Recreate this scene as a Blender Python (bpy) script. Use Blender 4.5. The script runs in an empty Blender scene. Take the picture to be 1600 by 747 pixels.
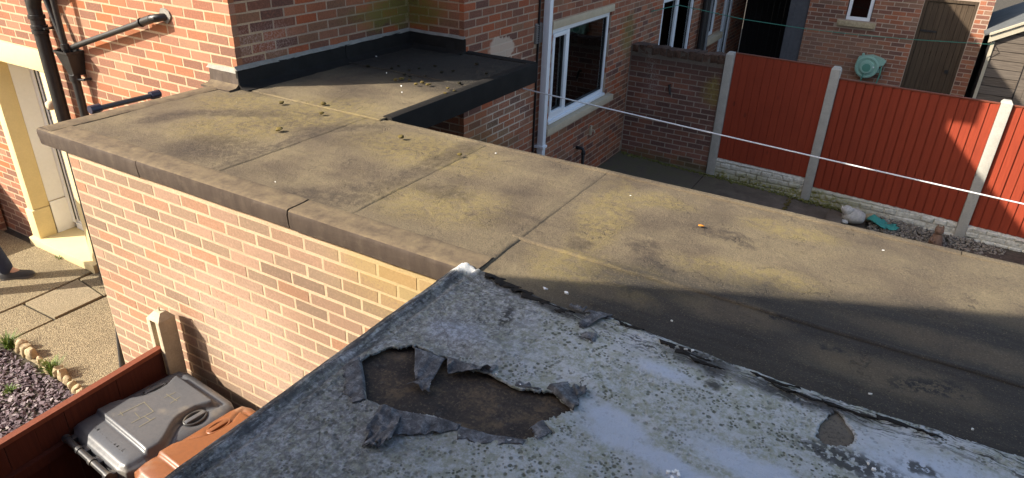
import bpy, bmesh, math, random
import numpy as np
from mathutils import Vector, Matrix
random.seed(7)
RNG = np.random.default_rng(11)
R = math.radians
sc = bpy.context.scene
COL = sc.collection

# ------------------------------------------------------------------ camera
CAMZ = 3.70
RM = np.array([[0.86309422, 0.5039549, 0.03313354],
               [0.2546961, -0.37767384, -0.8902204],
               [-0.43611726, 0.77678307, -0.45432346]])
FPX = 1078.34
cam = bpy.data.cameras.new('camera')
cam.sensor_fit = 'HORIZONTAL'
cam.sensor_width = 36.0
cam.lens = FPX / 1600 * 36.0
cam.clip_start = 0.05
cam.clip_end = 500
camo = bpy.data.objects.new('camera', cam)
COL.objects.link(camo)
mw = Matrix.Identity(4)
for i in range(3):
    mw[i][0] = RM[0][i]
    mw[i][1] = -RM[1][i]
    mw[i][2] = -RM[2][i]
mw[2][3] = CAMZ
camo.matrix_world = mw
sc.camera = camo

def proj(x, y, z):
    c = RM @ np.array([x, y, z - CAMZ])
    return 800 + FPX * c[0] / c[2], 373.5 + FPX * c[1] / c[2], c[2]

# ------------------------------------------------------------------ light
SUN_AZ, SUN_EL = R(44.5), R(33.7)       # light travels towards +X +Y
wd = bpy.data.worlds.new('World')
sc.world = wd
wd.use_nodes = True
wn = wd.node_tree
sky = wn.nodes.new('ShaderNodeTexSky')
sky.sky_type = 'NISHITA'
sky.sun_disc = False
sky.sun_elevation = SUN_EL
sky.sun_rotation = R(225.5)             # sun stands towards -X -Y
sky.air_density = 1.0
sky.dust_density = 2.5
sky.ozone_density = 0.4
bg = wn.nodes['Background']
wn.links.new(sky.outputs[0], bg.inputs[0])
bg.inputs[1].default_value = 0.122
sun = bpy.data.lights.new('sun', 'SUN')
sun.energy = 4.4
sun.angle = R(0.5)
sun.color = (1.0, 0.91, 0.78)
suno = bpy.data.objects.new('sun', sun)
COL.objects.link(suno)
d = Vector((math.cos(SUN_EL) * math.cos(SUN_AZ), math.cos(SUN_EL) * math.sin(SUN_AZ), -math.sin(SUN_EL)))
suno.rotation_euler = d.to_track_quat('-Z', 'Y').to_euler()
suno.location = (-10, -10, 12)
sc.view_settings.view_transform = 'Standard'
sc.view_settings.look = 'None'
sc.view_settings.exposure = 1.24
sc.view_settings.gamma = 1.0
sc.view_settings.use_curve_mapping = False

# ------------------------------------------------------------------ node helpers
class G:
    def __init__(s, nt):
        s.nt = nt
    def n(s, t, **kw):
        nd = s.nt.nodes.new(t)
        for k, v in kw.items():
            setattr(nd, k, v)
        return nd
    def put(s, sock, v):
        if isinstance(v, bpy.types.NodeSocket):
            s.nt.links.new(v, sock)
        elif isinstance(v, (tuple, list)) and len(v) == 3 and sock.type == 'RGBA':
            sock.default_value = (*v, 1)
        else:
            sock.default_value = v
    def pos(s):
        return s.n('ShaderNodeNewGeometry').outputs['Position']
    def nz(s):
        x = s.n('ShaderNodeSeparateXYZ')
        s.put(x.inputs[0], s.n('ShaderNodeNewGeometry').outputs['Normal'])
        return x.outputs[2]
    def xyz(s, v):
        x = s.n('ShaderNodeSeparateXYZ'); s.put(x.inputs[0], v)
        return x.outputs
    def rnd(s):
        a = s.n('ShaderNodeNewGeometry').outputs['Random Per Island']
        b = s.n('ShaderNodeObjectInfo').outputs['Random']
        return s.m('FRACT', s.m('ADD', s.m('MULTIPLY', a, 7.31), s.m('MULTIPLY', b, 13.7)), 0)
    def m(s, op, a, b=0.0, c=0.0, clamp=False):
        nd = s.n('ShaderNodeMath', operation=op, use_clamp=clamp)
        s.put(nd.inputs[0], a); s.put(nd.inputs[1], b); s.put(nd.inputs[2], c)
        return nd.outputs[0]
    def vm(s, op, a, b=(0, 0, 0)):
        nd = s.n('ShaderNodeVectorMath', operation=op)
        s.put(nd.inputs[0], a); s.put(nd.inputs[1], b)
        return nd.outputs['Value' if op == 'LENGTH' else 'Vector']
    def mapg(s, v, loc=(0, 0, 0), rot=(0, 0, 0), scale=(1, 1, 1), t='POINT'):
        nd = s.n('ShaderNodeMapping', vector_type=t)
        s.put(nd.inputs[0], v)
        nd.inputs[1].default_value = loc
        nd.inputs[2].default_value = rot
        nd.inputs[3].default_value = scale
        return nd.outputs[0]
    def noise(s, v, sc_, det=3, rough=.55, dist=0.0, col=False):
        nd = s.n('ShaderNodeTexNoise')
        s.put(nd.inputs['Vector'], v)
        nd.inputs['Scale'].default_value = sc_
        nd.inputs['Detail'].default_value = det
        nd.inputs['Roughness'].default_value = rough
        nd.inputs['Distortion'].default_value = dist
        return nd.outputs['Color' if col else 'Fac']
    def vor(s, v, sc_, feat='F1', out='Distance', rnd=1.0):
        nd = s.n('ShaderNodeTexVoronoi', feature=feat)
        s.put(nd.inputs['Vector'], v)
        nd.inputs['Scale'].default_value = sc_
        nd.inputs['Randomness'].default_value = rnd
        return nd.outputs[out]
    def ramp(s, f, stops, interp='LINEAR'):
        nd = s.n('ShaderNodeValToRGB')
        cr = nd.color_ramp
        cr.interpolation = interp
        while len(cr.elements) < len(stops):
            cr.elements.new(0.5)
        for e, (p, c) in zip(cr.elements, stops):
            e.position = p
            e.color = (*c, 1) if len(c) == 3 else c
        s.put(nd.inputs[0], f)
        return nd.outputs[0]
    def mix(s, f, a, b, blend='MIX'):
        nd = s.n('ShaderNodeMix', data_type='RGBA', blend_type=blend)
        s.put(nd.inputs[0], f); s.put(nd.inputs[6], a); s.put(nd.inputs[7], b)
        return nd.outputs[2]
    def mr(s, v, a, b, c=0.0, d_=1.0, smooth=True):
        nd = s.n('ShaderNodeMapRange', interpolation_type='SMOOTHSTEP' if smooth else 'LINEAR')
        s.put(nd.inputs[0], v)
        for i, q in enumerate((a, b, c, d_)):
            nd.inputs[1 + i].default_value = q
        return nd.outputs[0]
    def ell(s, v, cx, cy, rx, ry, rot=0.0, soft=.5):
        p = s.mapg(v, (cx, cy, 0), (0, 0, R(rot)), (rx, ry, 1e5), 'TEXTURE')
        return s.mr(s.vm('LENGTH', p), 1 - soft, 1 + soft, 1.0, 0.0)
    def ells(s, v, lst):
        o = None
        for a in lst:
            e = s.ell(v, *a)
            o = e if o is None else s.m('MAXIMUM', o, e)
        return o
    def warp(s, v, sc_, amt, det=3):
        return s.vm('ADD', v, s.vm('MULTIPLY', s.vm('SUBTRACT', s.noise(v, sc_, det, col=True), (.5, .5, .5)), (amt, amt, amt)))

def mat(name, fn):
    m = bpy.data.materials.new(name)
    m.use_nodes = True
    nt = m.node_tree
    b = nt.nodes['Principled BSDF']
    g = G(nt)
    r = fn(g)
    g.put(b.inputs['Base Color'], r['c'])
    g.put(b.inputs['Roughness'], r.get('r', .8))
    if 'spec' in r: g.put(b.inputs['Specular IOR Level'], r['spec'])
    if 'metal' in r: g.put(b.inputs['Metallic'], r['metal'])
    if 'h' in r:
        bp = g.n('ShaderNodeBump')
        bp.inputs['Strength'].default_value = r.get('bs', .6)
        bp.inputs['Distance'].default_value = r.get('bd', .004)
        g.put(bp.inputs['Height'], r['h'])
        nt.links.new(bp.outputs[0], b.inputs['Normal'])
    return m

def simple(name, c, r=.6, sc_=40, var=.25, spec=.4, metal=0.0, bd=.001):
    def fn(g):
        p = g.pos()
        n1 = g.noise(p, sc_, 4)
        n2 = g.noise(p, sc_ * .12, 3)
        f = g.m('ADD', g.m('MULTIPLY', n1, .5), g.m('MULTIPLY', n2, .5))
        col = g.ramp(f, [(.25, tuple(x * (1 - var) for x in c)), (.75, tuple(min(1, x * (1 + var)) for x in c))])
        return dict(c=col, r=g.mr(n1, .2, .8, max(.05, r - .1), min(1, r + .1)), spec=spec, metal=metal, h=n1, bd=bd, bs=.5)
    return mat(name, fn)

# ------------------------------------------------------------------ materials
def brick_mat(name, pal, dirt=(.05, .04, .03), dirt_amt=.25, pale=None, moss=None, extra=None):
    def fn(g):
        p = g.pos()
        rv = g.rnd()
        n = len(pal)
        col = g.ramp(rv, [(i / n, c) for i, c in enumerate(pal)], 'CONSTANT')
        r2 = g.m('FRACT', g.m('MULTIPLY', rv, 37.7), 0)
        col = g.mix(g.mr(r2, 0, 1, .0, .22), col, (.09, .06, .045))
        fine = g.noise(p, 260, 3, .7)
        mid = g.noise(p, 70, 5, .75)
        big = g.noise(p, 1.7, 3)
        col = g.mix(g.m('MULTIPLY', g.mr(mid, .45, .75), .35), col, tuple(min(1, x * 1.55 + .03) for x in pal[0]))
        col = g.mix(g.m('MULTIPLY', g.mr(mid, .5, .3), .35), col, dirt)
        col = g.mix(g.m('MULTIPLY', g.mr(fine, .55, .72), .4), col, dirt)
        col = g.mix(g.m('MULTIPLY', g.mr(big, .45, .7), dirt_amt), col, dirt)
        if pale: col = pale(g, p, col, mid)
        if moss: col = moss(g, p, col, mid)
        return dict(c=col, r=.9, spec=.2, h=g.m('ADD', fine, g.m('MULTIPLY', mid, 1.5)), bd=.0016, bs=.6)
    return mat(name, fn)

def mortar_mat(name, c, moss=None):
    def fn(g):
        p = g.pos()
        n = g.noise(p, 90, 5, .7)
        b = g.noise(p, 3, 3)
        col = g.ramp(n, [(.3, tuple(x * .72 for x in c)), (.7, tuple(min(1, x * 1.15) for x in c))])
        col = g.mix(g.m('MULTIPLY', g.mr(b, .45, .7), .35), col, tuple(x * .5 for x in c))
        if moss: col = moss(g, p, col, n)
        return dict(c=col, r=.95, spec=.1, h=n, bd=.003, bs=.8)
    return mat(name, fn)

def moss_front(g, p, col, n):
    o = g.xyz(p)
    f = g.m('MULTIPLY', g.mr(o[2], 2.03, 2.2), g.mr(o[0], -2.2, -1.5))
    f = g.m('MULTIPLY', g.m('ADD', f, g.m('MULTIPLY', g.mr(o[0], -2.3, -1.6), g.mr(o[2], 1.75, 2.1, 0, .5))), g.mr(n, .2, .6))
    return g.mix(g.m('MINIMUM', f, .42), col, (.36, .28, .08))

def pale_front(g, p, col, n):
    w = g.warp(p, 3, .5)
    o = g.xyz(w)
    f = g.mr(g.vm('LENGTH', g.mapg(w, (-2.75, 2.0, 1.35), (0, R(28), 0), (.75, 9, .42), 'TEXTURE')), .4, 1.3, .6, 0.0)
    return g.mix(g.m('MULTIPLY', f, g.mr(n, .3, .6, .3, 1)), col, (.43, .325, .255))

M_BR_EXT = brick_mat('extension_brick', [(.335, .213, .145), (.31, .20, .133), (.255, .18, .123), (.325, .205, .14), (.345, .182, .108), (.285, .206, .142), (.345, .225, .158), (.325, .185, .117), (.225, .155, .108), (.27, .187, .128), (.32, .215, .15)],
                     dirt=(.16, .12, .085), dirt_amt=.3, pale=pale_front, moss=moss_front)
M_MO_EXT = mortar_mat('extension_mortar', (.53, .395, .265), moss_front)
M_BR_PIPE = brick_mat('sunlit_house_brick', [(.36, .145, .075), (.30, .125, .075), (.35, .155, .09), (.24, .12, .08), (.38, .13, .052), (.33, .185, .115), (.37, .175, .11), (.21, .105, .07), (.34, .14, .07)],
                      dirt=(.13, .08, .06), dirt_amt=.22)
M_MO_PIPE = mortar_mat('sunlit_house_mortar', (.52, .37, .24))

def wall_moss(g, p, col, n):
    w = g.warp(p, 5, .25)
    f = g.mr(g.vm('LENGTH', g.mapg(w, (-4.1, 5.2, 2.66), (0, 0, 0), (.4, .75, .16), 'TEXTURE')), .4, 1.2, .9, 0.0)
    f2 = g.mr(g.vm('LENGTH', g.mapg(w, (-3.5, 9.45, 1.9), (0, 0, 0), (.4, .28, .35), 'TEXTURE')), .4, 1.2, .55, 0.0)
    f3 = g.mr(g.vm('LENGTH', g.mapg(w, (-3.5, 5.6, 1.2), (0, 0, 0), (.4, .8, .5), 'TEXTURE')), .4, 1.2, .3, 0.0)
    f = g.m('MAXIMUM', g.m('MAXIMUM', f, f2), f3)
    col = g.mix(g.m('MULTIPLY', f, g.mr(n, .25, .6)), col, (.17, .16, .03))
    # pale re-pointed patches and lime bloom
    e = g.mr(g.vm('LENGTH', g.mapg(w, (-4.19, 3.55, 2.62), (0, 0, 0), (.3, .35, .16), 'TEXTURE')), .3, 1.2, .5, 0.0)
    return g.mix(g.m('MULTIPLY', e, g.mr(n, .45, .6)), col, (.45, .37, .33))

def wall_patch(g, p, col, n, kb=.22, kc=.0):
    col = wall_moss(g, p, col, n)
    w = g.warp(p, 9, .13)
    e = g.mr(g.vm('LENGTH', g.mapg(w, (-3.55, 6.00, 2.27), (R(-6), 0, 0), (.3, .27, .11), 'TEXTURE')), .86, 1.04, .75, 0.0)
    e3 = g.mr(g.vm('LENGTH', g.mapg(w, (-3.55, 6.08, 2.10), (R(-6), 0, 0), (.3, .38, .16), 'TEXTURE')), .85, 1.1, 1.0, 0.0)
    e2 = g.mr(g.vm('LENGTH', g.mapg(w, (-3.55, 6.15, 1.55), (R(-3), 0, 0), (.3, .45, .26), 'TEXTURE')), .8, 1.15, 1.0, 0.0)
    e2 = g.m('MULTIPLY', g.m('MAXIMUM', e2, e3), g.m('ADD', kc, g.m('MULTIPLY', g.mr(n, .42, .62), kb)))
    return g.mix(g.m('MAXIMUM', e, e2), col, (.60, .47, .36))

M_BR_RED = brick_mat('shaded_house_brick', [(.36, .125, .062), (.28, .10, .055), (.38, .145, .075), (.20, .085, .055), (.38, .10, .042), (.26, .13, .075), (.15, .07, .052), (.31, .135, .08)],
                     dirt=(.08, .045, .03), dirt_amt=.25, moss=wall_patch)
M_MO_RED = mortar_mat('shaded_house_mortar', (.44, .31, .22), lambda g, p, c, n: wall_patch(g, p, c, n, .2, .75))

def yard_stain(g, p, col, n):
    w = g.warp(p, 4, .3)
    o = g.xyz(w)
    f = g.m('MULTIPLY', g.mr(o[2], 1.1, 1.75), .75)
    col = g.mix(f, col, (.045, .038, .03))
    e = g.mr(g.vm('LENGTH', g.mapg(w, (-2.3, 9.6, 1.25), (0, 0, 0), (.16, 1, .22), 'TEXTURE')), .3, 1.2, .8, 0.0)
    col = g.mix(g.m('MULTIPLY', e, g.mr(n, .35, .6)), col, (.26, .21, .045))
    lime = g.mr(g.vm('LENGTH', g.mapg(w, (-3.2, 9.6, 1.25), (0, 0, 0), (.1, 1, .5), 'TEXTURE')), .2, 1.2, .55, 0.0)
    col = g.mix(g.m('MULTIPLY', lime, g.mr(n, .48, .62)), col, (.4, .36, .32))
    gr = g.m('MULTIPLY', g.mr(o[2], .3, .08), .6)
    return g.mix(gr, col, (.10, .095, .03))

M_BR_YARD = brick_mat('yard_wall_brick', [(.24, .105, .075), (.19, .09, .07), (.26, .12, .08), (.15, .08, .065), (.22, .11, .085), (.29, .12, .075)], dirt=(.05, .035, .03), dirt_amt=.35, moss=yard_stain)
M_MO_YARD = mortar_mat('yard_wall_mortar', (.36, .29, .23), yard_stain)

def outb_stain(g, p, col, n):
    w = g.warp(p, 3, .6)
    o = g.xyz(w)
    f = g.m('MULTIPLY', g.mr(o[2], 1.62, 1.35), g.mr(o[0], -.3, -.9, 0, .6))
    return g.mix(g.m('MULTIPLY', f, g.mr(n, .3, .6)), col, (.33, .19, .12))

M_BR_OUT = brick_mat('outbuilding_brick', [(.36, .14, .08), (.29, .12, .075), (.38, .16, .09), (.22, .10, .07), (.40, .14, .07), (.26, .15, .10), (.18, .09, .07)], dirt=(.09, .055, .04), dirt_amt=.3, moss=outb_stain)
M_MO_OUT = mortar_mat('outbuilding_mortar', (.44, .34, .26), outb_stain)

ROOF_Y = [(-.95, 3.13, .20, .09, 8), (-.28, 3.17, .20, .09, 4), (-1.0, 2.30, .20, .14, 20), (-.72, 2.33, .20, .10, 0), (-1.1, 2.85, .12, .4, 10),
          (-3.3, 3.25, .45, .3, 20), (-3.5, 2.75, .35, .35, 0), (-3.9, 3.1, .3, .2, 30), (-1.82, 2.5, .3, .22, 10), (-2.3, 3.05, .45, .25, 0), (-.35, 2.62, .3, .12, 10)]
ROOF_D = [(-3.75, 2.88, .35, .07, 30), (-3.3, 2.4, .28, .2, 20), (-2.2, 2.42, .14, .06, 0), (-2.35, 2.2, .3, .12, 30), (-1.88, 2.62, .16, .07, 0), (-.79, 2.6, .07, .14, 20),
          (-1.05, 2.5, .06, .05, 0), (-.7, 2.5, .08, .05, 0), (-3.0, 3.05, .3, .06, 50), (-2.15, 2.9, .07, .5, 0), (-3.05, 2.7, .05, .5, 0), (-4.0, 2.6, .2, .07, 70), (-.55, 2.95, .2, .05, 0), (-1.7, 2.1, .4, .05, 0)]
def felt_fn(g):
    p = g.pos()
    w = g.warp(p, 4.5, .22, 4)
    fine = g.noise(p, 150, 4, .85)
    med = g.noise(p, 22, 6, .75)
    big = g.noise(w, 2.2, 4)
    streak = g.noise(g.mapg(p, scale=(6, 34, 6)), 1.0, 4, .6)
    col = g.ramp(big, [(.30, (.075, .057, .041)), (.5, (.132, .103, .066)), (.70, (.185, .147, .088))])
    yel = g.ells(w, ROOF_Y)
    f = g.m('MULTIPLY', yel, g.mr(med, .34, .62))
    col = g.mix(g.m('MULTIPLY', f, .62), col, (.23, .178, .064))
    lich = g.m('MULTIPLY', g.mr(g.noise(w, 6.5, 5, .7), .52, .72), g.mr(fine, .42, .62))
    col = g.mix(g.m('MULTIPLY', lich, .5), col, (.185, .142, .068))
    drk = g.ells(g.warp(p, 12, .18, 5), ROOF_D)
    col = g.mix(g.m('MULTIPLY', g.m('MULTIPLY', drk, g.mr(med, .32, .58)), .7), col, (.038, .029, .025))
    col = g.mix(g.m('MULTIPLY', g.mr(g.noise(w, 9, 6, .75), .57, .7), .55), col, (.042, .033, .027))
    # southern dark felt, spread in colour to follow the gable's cast shadow
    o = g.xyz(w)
    bare_shade = g.m('MULTIPLY', g.mr(g.m('SUBTRACT', o[1], g.m('MULTIPLY', o[0], .30)), 2.82, 2.52), g.mr(o[0], -1.15, -.75))
    canopy = g.m('MULTIPLY', g.mr(o[1], 3.9, 4.6), .92)  # back of the canopy darkened in colour to deepen the wing's shadow
    bare_shade = g.m('MAXIMUM', bare_shade, canopy)
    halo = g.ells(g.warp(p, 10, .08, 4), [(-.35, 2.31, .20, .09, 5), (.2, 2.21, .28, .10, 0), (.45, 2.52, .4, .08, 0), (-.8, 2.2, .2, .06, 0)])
    bare_shade = g.m('MULTIPLY', bare_shade, g.m('SUBTRACT', 1.0, g.m('MULTIPLY', halo, .6)))
    col = g.mix(g.m('MULTIPLY', bare_shade, .9), col, g.ramp(streak, [(.3, (.018, .017, .0165)), (.7, (.036, .034, .032))]))
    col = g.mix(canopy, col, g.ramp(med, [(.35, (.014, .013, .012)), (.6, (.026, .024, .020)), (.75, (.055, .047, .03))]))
    rim = g.ells(g.warp(p, 14, .1, 5), [(.33, 2.22, .14, .045, 20), (-.15, 2.38, .1, .02, 0), (.02, 2.27, .06, .02, 0)])
    col = g.mix(g.m('MULTIPLY', rim, g.mr(med, .45, .55)), col, (.02, .02, .02))
    col = g.mix(g.m('MULTIPLY', g.mr(fine, .5, .64), .55), col, (.036, .028, .023))
    col = g.mix(g.m('MULTIPLY', g.mr(fine, .44, .34), .5), col, (.25, .20, .125))
    n2 = g.noise(g.warp(p, 16, .05, 3), 5.5, 3, .6)
    ck = g.m('MULTIPLY', g.mr(g.m('ABSOLUTE', g.m('SUBTRACT', n2, .5)), .0, .008, 1, 0), g.mr(g.noise(p, 3.1, 3), .54, .64))
    col = g.mix(g.m('MULTIPLY', ck, .4), col, (.03, .024, .02))
    grit = g.m('MULTIPLY', g.mr(g.vor(p, 70), .10, .22, 1, 0), g.mr(g.noise(p, 8, 4, .7), .5, .62))
    col = g.mix(g.m('MULTIPLY', grit, .6), col, (.03, .024, .019))
    return dict(c=col, r=.88, spec=.25, h=g.m('SUBTRACT', g.m('ADD', g.m('MULTIPLY', fine, .9), g.m('MULTIPLY', med, 1.9)), g.m('MULTIPLY', ck, 1.2)), bd=.005, bs=.85)
M_FELT = mat('weathered_felt', felt_fn)

def fascia_fn(g):
    p = g.pos()
    st = g.noise(g.mapg(p, scale=(26, 26, 3)), 1.0, 4, .6)
    fine = g.noise(p, 240, 3, .7)
    med = g.noise(p, 14, 5, .7)
    col = g.ramp(st, [(.3, (.052, .038, .030)), (.7, (.078, .059, .045))])
    col = g.mix(g.m('MULTIPLY', g.mr(med, .52, .7), .4), col, (.125, .098, .07))
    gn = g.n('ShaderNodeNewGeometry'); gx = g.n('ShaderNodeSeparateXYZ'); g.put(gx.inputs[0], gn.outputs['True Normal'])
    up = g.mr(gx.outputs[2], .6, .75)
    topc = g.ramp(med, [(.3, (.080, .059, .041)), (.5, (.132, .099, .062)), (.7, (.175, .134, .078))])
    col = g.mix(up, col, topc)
    col = g.mix(g.m('MULTIPLY', g.mr(fine, .55, .7), .4), col, (.05, .04, .032))
    return dict(c=col, r=.85, spec=.25, h=g.m('ADD', fine, g.m('MULTIPLY', med, 2)), bd=.003, bs=.6)
M_FASCIA = mat('fascia_felt', fascia_fn)

def paint_fn(g):
    p = g.pos()
    w = g.warp(p, 6, .12, 4)
    o = g.xyz(p); ow = g.xyz(w)
    fine = g.noise(p, 260, 3, .75)
    med = g.noise(p, 24, 6, .72)
    big = g.noise(w, 2.6, 4)
    col = g.ramp(big, [(.3, (.41, .43, .445)), (.7, (.52, .545, .57))])
    # clean paint patches, sky reflection put into their blue tint
    blue = g.ells(g.warp(p, 9, .10, 4), [(-.47, 1.49, .12, .05, -18), (-.33, 1.42, .26, .035, -8), (-.02, 1.52, .26, .05, -8), (-.45, 1.8, .09, .04, 0), (.35, 1.75, .2, .12, 0), (-1.12, 1.62, .1, .07, 0), (.25, 1.5, .3, .03, -8)])
    col = g.mix(g.m('MULTIPLY', blue, .7), col, (.44, .50, .60))
    # green lichen film with dark dots
    film = g.m('MULTIPLY', g.mr(g.noise(w, 5, 5, .65), .30, .50), g.m('SUBTRACT', 1.0, g.m('MULTIPLY', blue, .95)))
    col = g.mix(g.m('MULTIPLY', film, g.mr(g.noise(p, 40, 5, .75), .36, .62, .1, .85)), col, (.26, .275, .195))
    dots = g.mr(g.vor(g.warp(p, 50, .008), 46), .20, .36, 1.0, 0.0)
    dsel = g.mr(g.noise(p, 13, 4), .40, .52)
    dots2 = g.mr(g.vor(g.warp(p, 60, .006), 85), .25, .42, 1.0, 0.0)
    dm = g.m('MAXIMUM', g.m('MULTIPLY', dots, dsel), g.m('MULTIPLY', dots2, g.mr(g.noise(p, 17, 3), .48, .56)))
    dm = g.m('MULTIPLY', dm, g.m('SUBTRACT', 1.0, g.m('MULTIPLY', blue, .8)))
    col = g.mix(g.m('MULTIPLY', dm, g.mr(g.noise(p, 7, 4), .38, .62, .35, .95)), col, (.085, .092, .062))
    # worn, darker western part and verge
    wear = g.m('MULTIPLY', g.mr(ow[0], -.62, -1.1), g.mr(g.noise(p, 55, 5, .75), .36, .62, .2, 1.0))
    col = g.mix(g.m('MULTIPLY', wear, .84), col, (.105, .108, .112))
    crack = g.mr(g.vor(g.mapg(w, scale=(1, .45, 1)), 9, 'DISTANCE_TO_EDGE'), .0, .02, 1.0, 0.0)
    col = g.mix(g.m('MULTIPLY', g.m('MULTIPLY', crack, g.mr(ow[0], -.8, -1.2)), .5), col, (.03, .03, .03))
    verge = g.m('MULTIPLY', g.mr(ow[0], -1.27, -1.34), g.mr(g.noise(g.mapg(p, scale=(50, 9, 20)), 1.0, 5, .7), .4, .56))
    col = g.mix(g.m('MULTIPLY', verge, .85), col, (.04, .042, .046))
    # bare felt streaks that follow the lap along the party line
    st = g.noise(g.mapg(w, scale=(10, 130, 10)), 1.0, 4, .7)
    band = g.m('MULTIPLY', g.m('MULTIPLY', g.mr(ow[1], 1.84, 1.91), g.mr(ow[0], -.95, -.5, .5, 1)), g.mr(st, .53, .57))
    band2 = g.m('MULTIPLY', g.ells(g.warp(p, 14, .07, 4), [(-.34, 1.92, .12, .05, 0), (-.30, 1.90, .06, .05, 0), (-1.05, 1.99, .22, .05, -8), (-.9, 1.95, .2, .035, -5), (-.28, 1.815, .02, .025, 0), (-.05, 1.9, .2, .035, 0)]), g.mr(st, .30, .46))
    dk = g.m('MAXIMUM', band, band2)
    rag = g.m('MULTIPLY', g.ells(g.warp(p, 25, .06, 4), [(.13, 1.70, .14, .04, 0), (.22, 1.63, .06, .03, 0), (.3, 1.66, .05, .025, 0), (.3, 1.77, .05, .02, 0), (-1.02, 1.8, .02, .07, 20), (-.73, 1.84, .03, .02, 0)]), g.mr(g.noise(p, 48, 4), .42, .50))
    dk = g.m('MAXIMUM', dk, rag)
    col = g.mix(g.m('MULTIPLY', dk, .9), col, (.028, .027, .027))
    # corner of the lap whitened in colour where the sun catches it
    wh = g.m('MULTIPLY', g.mr(ow[1], 1.95, 1.99), g.mr(ow[0], -1.25, -1.30))
    col = g.mix(g.m('MULTIPLY', wh, .8), col, (.68, .68, .65))
    col = g.mix(g.m('MULTIPLY', g.mr(fine, .55, .75), .3), col, (.09, .09, .085))
    return dict(c=col, r=g.mr(blue, 0, 1, .75, .5), spec=.3, h=g.m('ADD', g.m('ADD', g.m('MULTIPLY', fine, .6), g.m('MULTIPLY', med, 2.0)), g.m('MULTIPLY', dm, -.6)), bd=.007, bs=.9)
M_PAINT = mat('silver_paint_felt', paint_fn)

def deck_fn(g):
    p = g.pos()
    w = g.warp(p, 10, .1)
    fine = g.noise(p, 260, 3, .8)
    med = g.noise(w, 9, 5, .7)
    spk = g.noise(p, 90, 3, .85)
    col = g.ramp(med, [(.35, (.020, .018, .018)), (.5, (.046, .036, .028)), (.68, (.125, .088, .052))])
    col = g.mix(g.m('MULTIPLY', g.ell(p, .085, 1.81, .16, .14, 0), .85), col, g.ramp(med, [(.3, (.10, .085, .065)), (.7, (.17, .145, .11))]))
    col = g.mix(g.m('MULTIPLY', g.mr(spk, .56, .64), .45), col, (.17, .13, .085))
    col = g.mix(g.m('MULTIPLY', g.mr(spk, .46, .38), .6), col, (.02, .018, .017))
    col = g.mix(g.m('MULTIPLY', g.mr(g.noise(p, 30, 5, .7), .58, .7), .4), col, (.11, .105, .10))
    return dict(c=col, r=.85, spec=.3, h=fine, bd=.003, bs=.7)
M_DECK = mat('old_felt_below', deck_fn)

def tornfn(g):
    p = g.pos()
    n = g.noise(g.warp(p, 30, .03), 34, 6, .8)
    fine = g.noise(p, 230, 3, .8)
    col = g.ramp(n, [(.32, (.03, .031, .034)), (.5, (.095, .098, .105)), (.66, (.23, .24, .25))])
    col = g.mix(g.m('MULTIPLY', g.mr(fine, .55, .7), .4), col, (.03, .03, .03))
    return dict(c=col, r=.8, spec=.3, h=g.m('ADD', fine, g.m('MULTIPLY', n, 2)), bd=.003, bs=.8)
M_TORN = mat('torn_felt', tornfn)

M_LEAD = simple('flashing_felt', (.019, .0175, .016), .85, 60, .4, .12, bd=.003)
M_FILLET = simple('mortar_fillet', (.26, .245, .215), .95, 120, .35, .1, bd=.006)
M_STONE = simple('painted_stone', (.66, .54, .29), .7, 50, .10, .3)
M_STONE_D = simple('painted_stone_reveal', (.62, .47, .22), .7, 50, .10, .3)
M_SAND = simple('sandstone_sill', (.52, .42, .29), .85, 70, .18, .2)
M_UPVC = simple('white_frame', (.80, .81, .82), .35, 30, .05, .5)
M_BLACK = simple('black_pipe_plastic', (.018, .018, .018), .42, 70, .4, .5, bd=.0015)
M_BLACKWOOD = simple('dark_boards', (.02, .019, .019), .8, 30, .3, .2)
M_GREYDOOR = simple('grey_painted_boards', (.10, .10, .105), .8, 18, .3, .2)
M_CONC = simple('post_concrete', (.40, .38, .33), .92, 80, .22, .15, bd=.003)
M_POSTSUN = simple('near_post_concrete', (.42, .36, .26), .92, 80, .25, .15, bd=.003)
M_DARKROOM = simple('room_dark', (.05, .045, .04), .9, 8, .3, .1)
M_WHITEFLK = simple('white_flake', (.8, .8, .77), .8, 60, .1, .2)
M_ALU = simple('ladder_metal', (.035, .035, .037), .45, 40, .2, .5)
M_CAPBLUE = simple('blue_cap_plastic', (.022, .022, .045), .45, 40, .2, .5)
M_ROPE = simple('white_rope', (.78, .78, .76), .6, 200, .08, .3)
M_GLINE = simple('green_line', (.05, .22, .15), .5, 100, .1, .4)
M_TERRA = simple('terracotta', (.42, .20, .12), .85, 60, .2, .2)

def gravelboard_fn(g):
    p = g.pos()
    n = g.noise(p, 26, 5, .7)
    o = g.xyz(g.warp(p, 6, .25))
    col = g.ramp(n, [(.3, (.36, .335, .27)), (.55, (.62, .59, .50)), (.8, (.76, .73, .64))])
    f = g.m('MULTIPLY', g.m('MULTIPLY', g.mr(o[2], .26, .06), g.mr(o[0], .4, -.6)), g.mr(n, .3, .6))
    col = g.mix(f, col, (.22, .20, .045))
    return dict(c=col, r=.93, spec=.1, h=n, bd=.008, bs=.8)
M_GB = mat('rock_face_concrete', gravelboard_fn)

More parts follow.
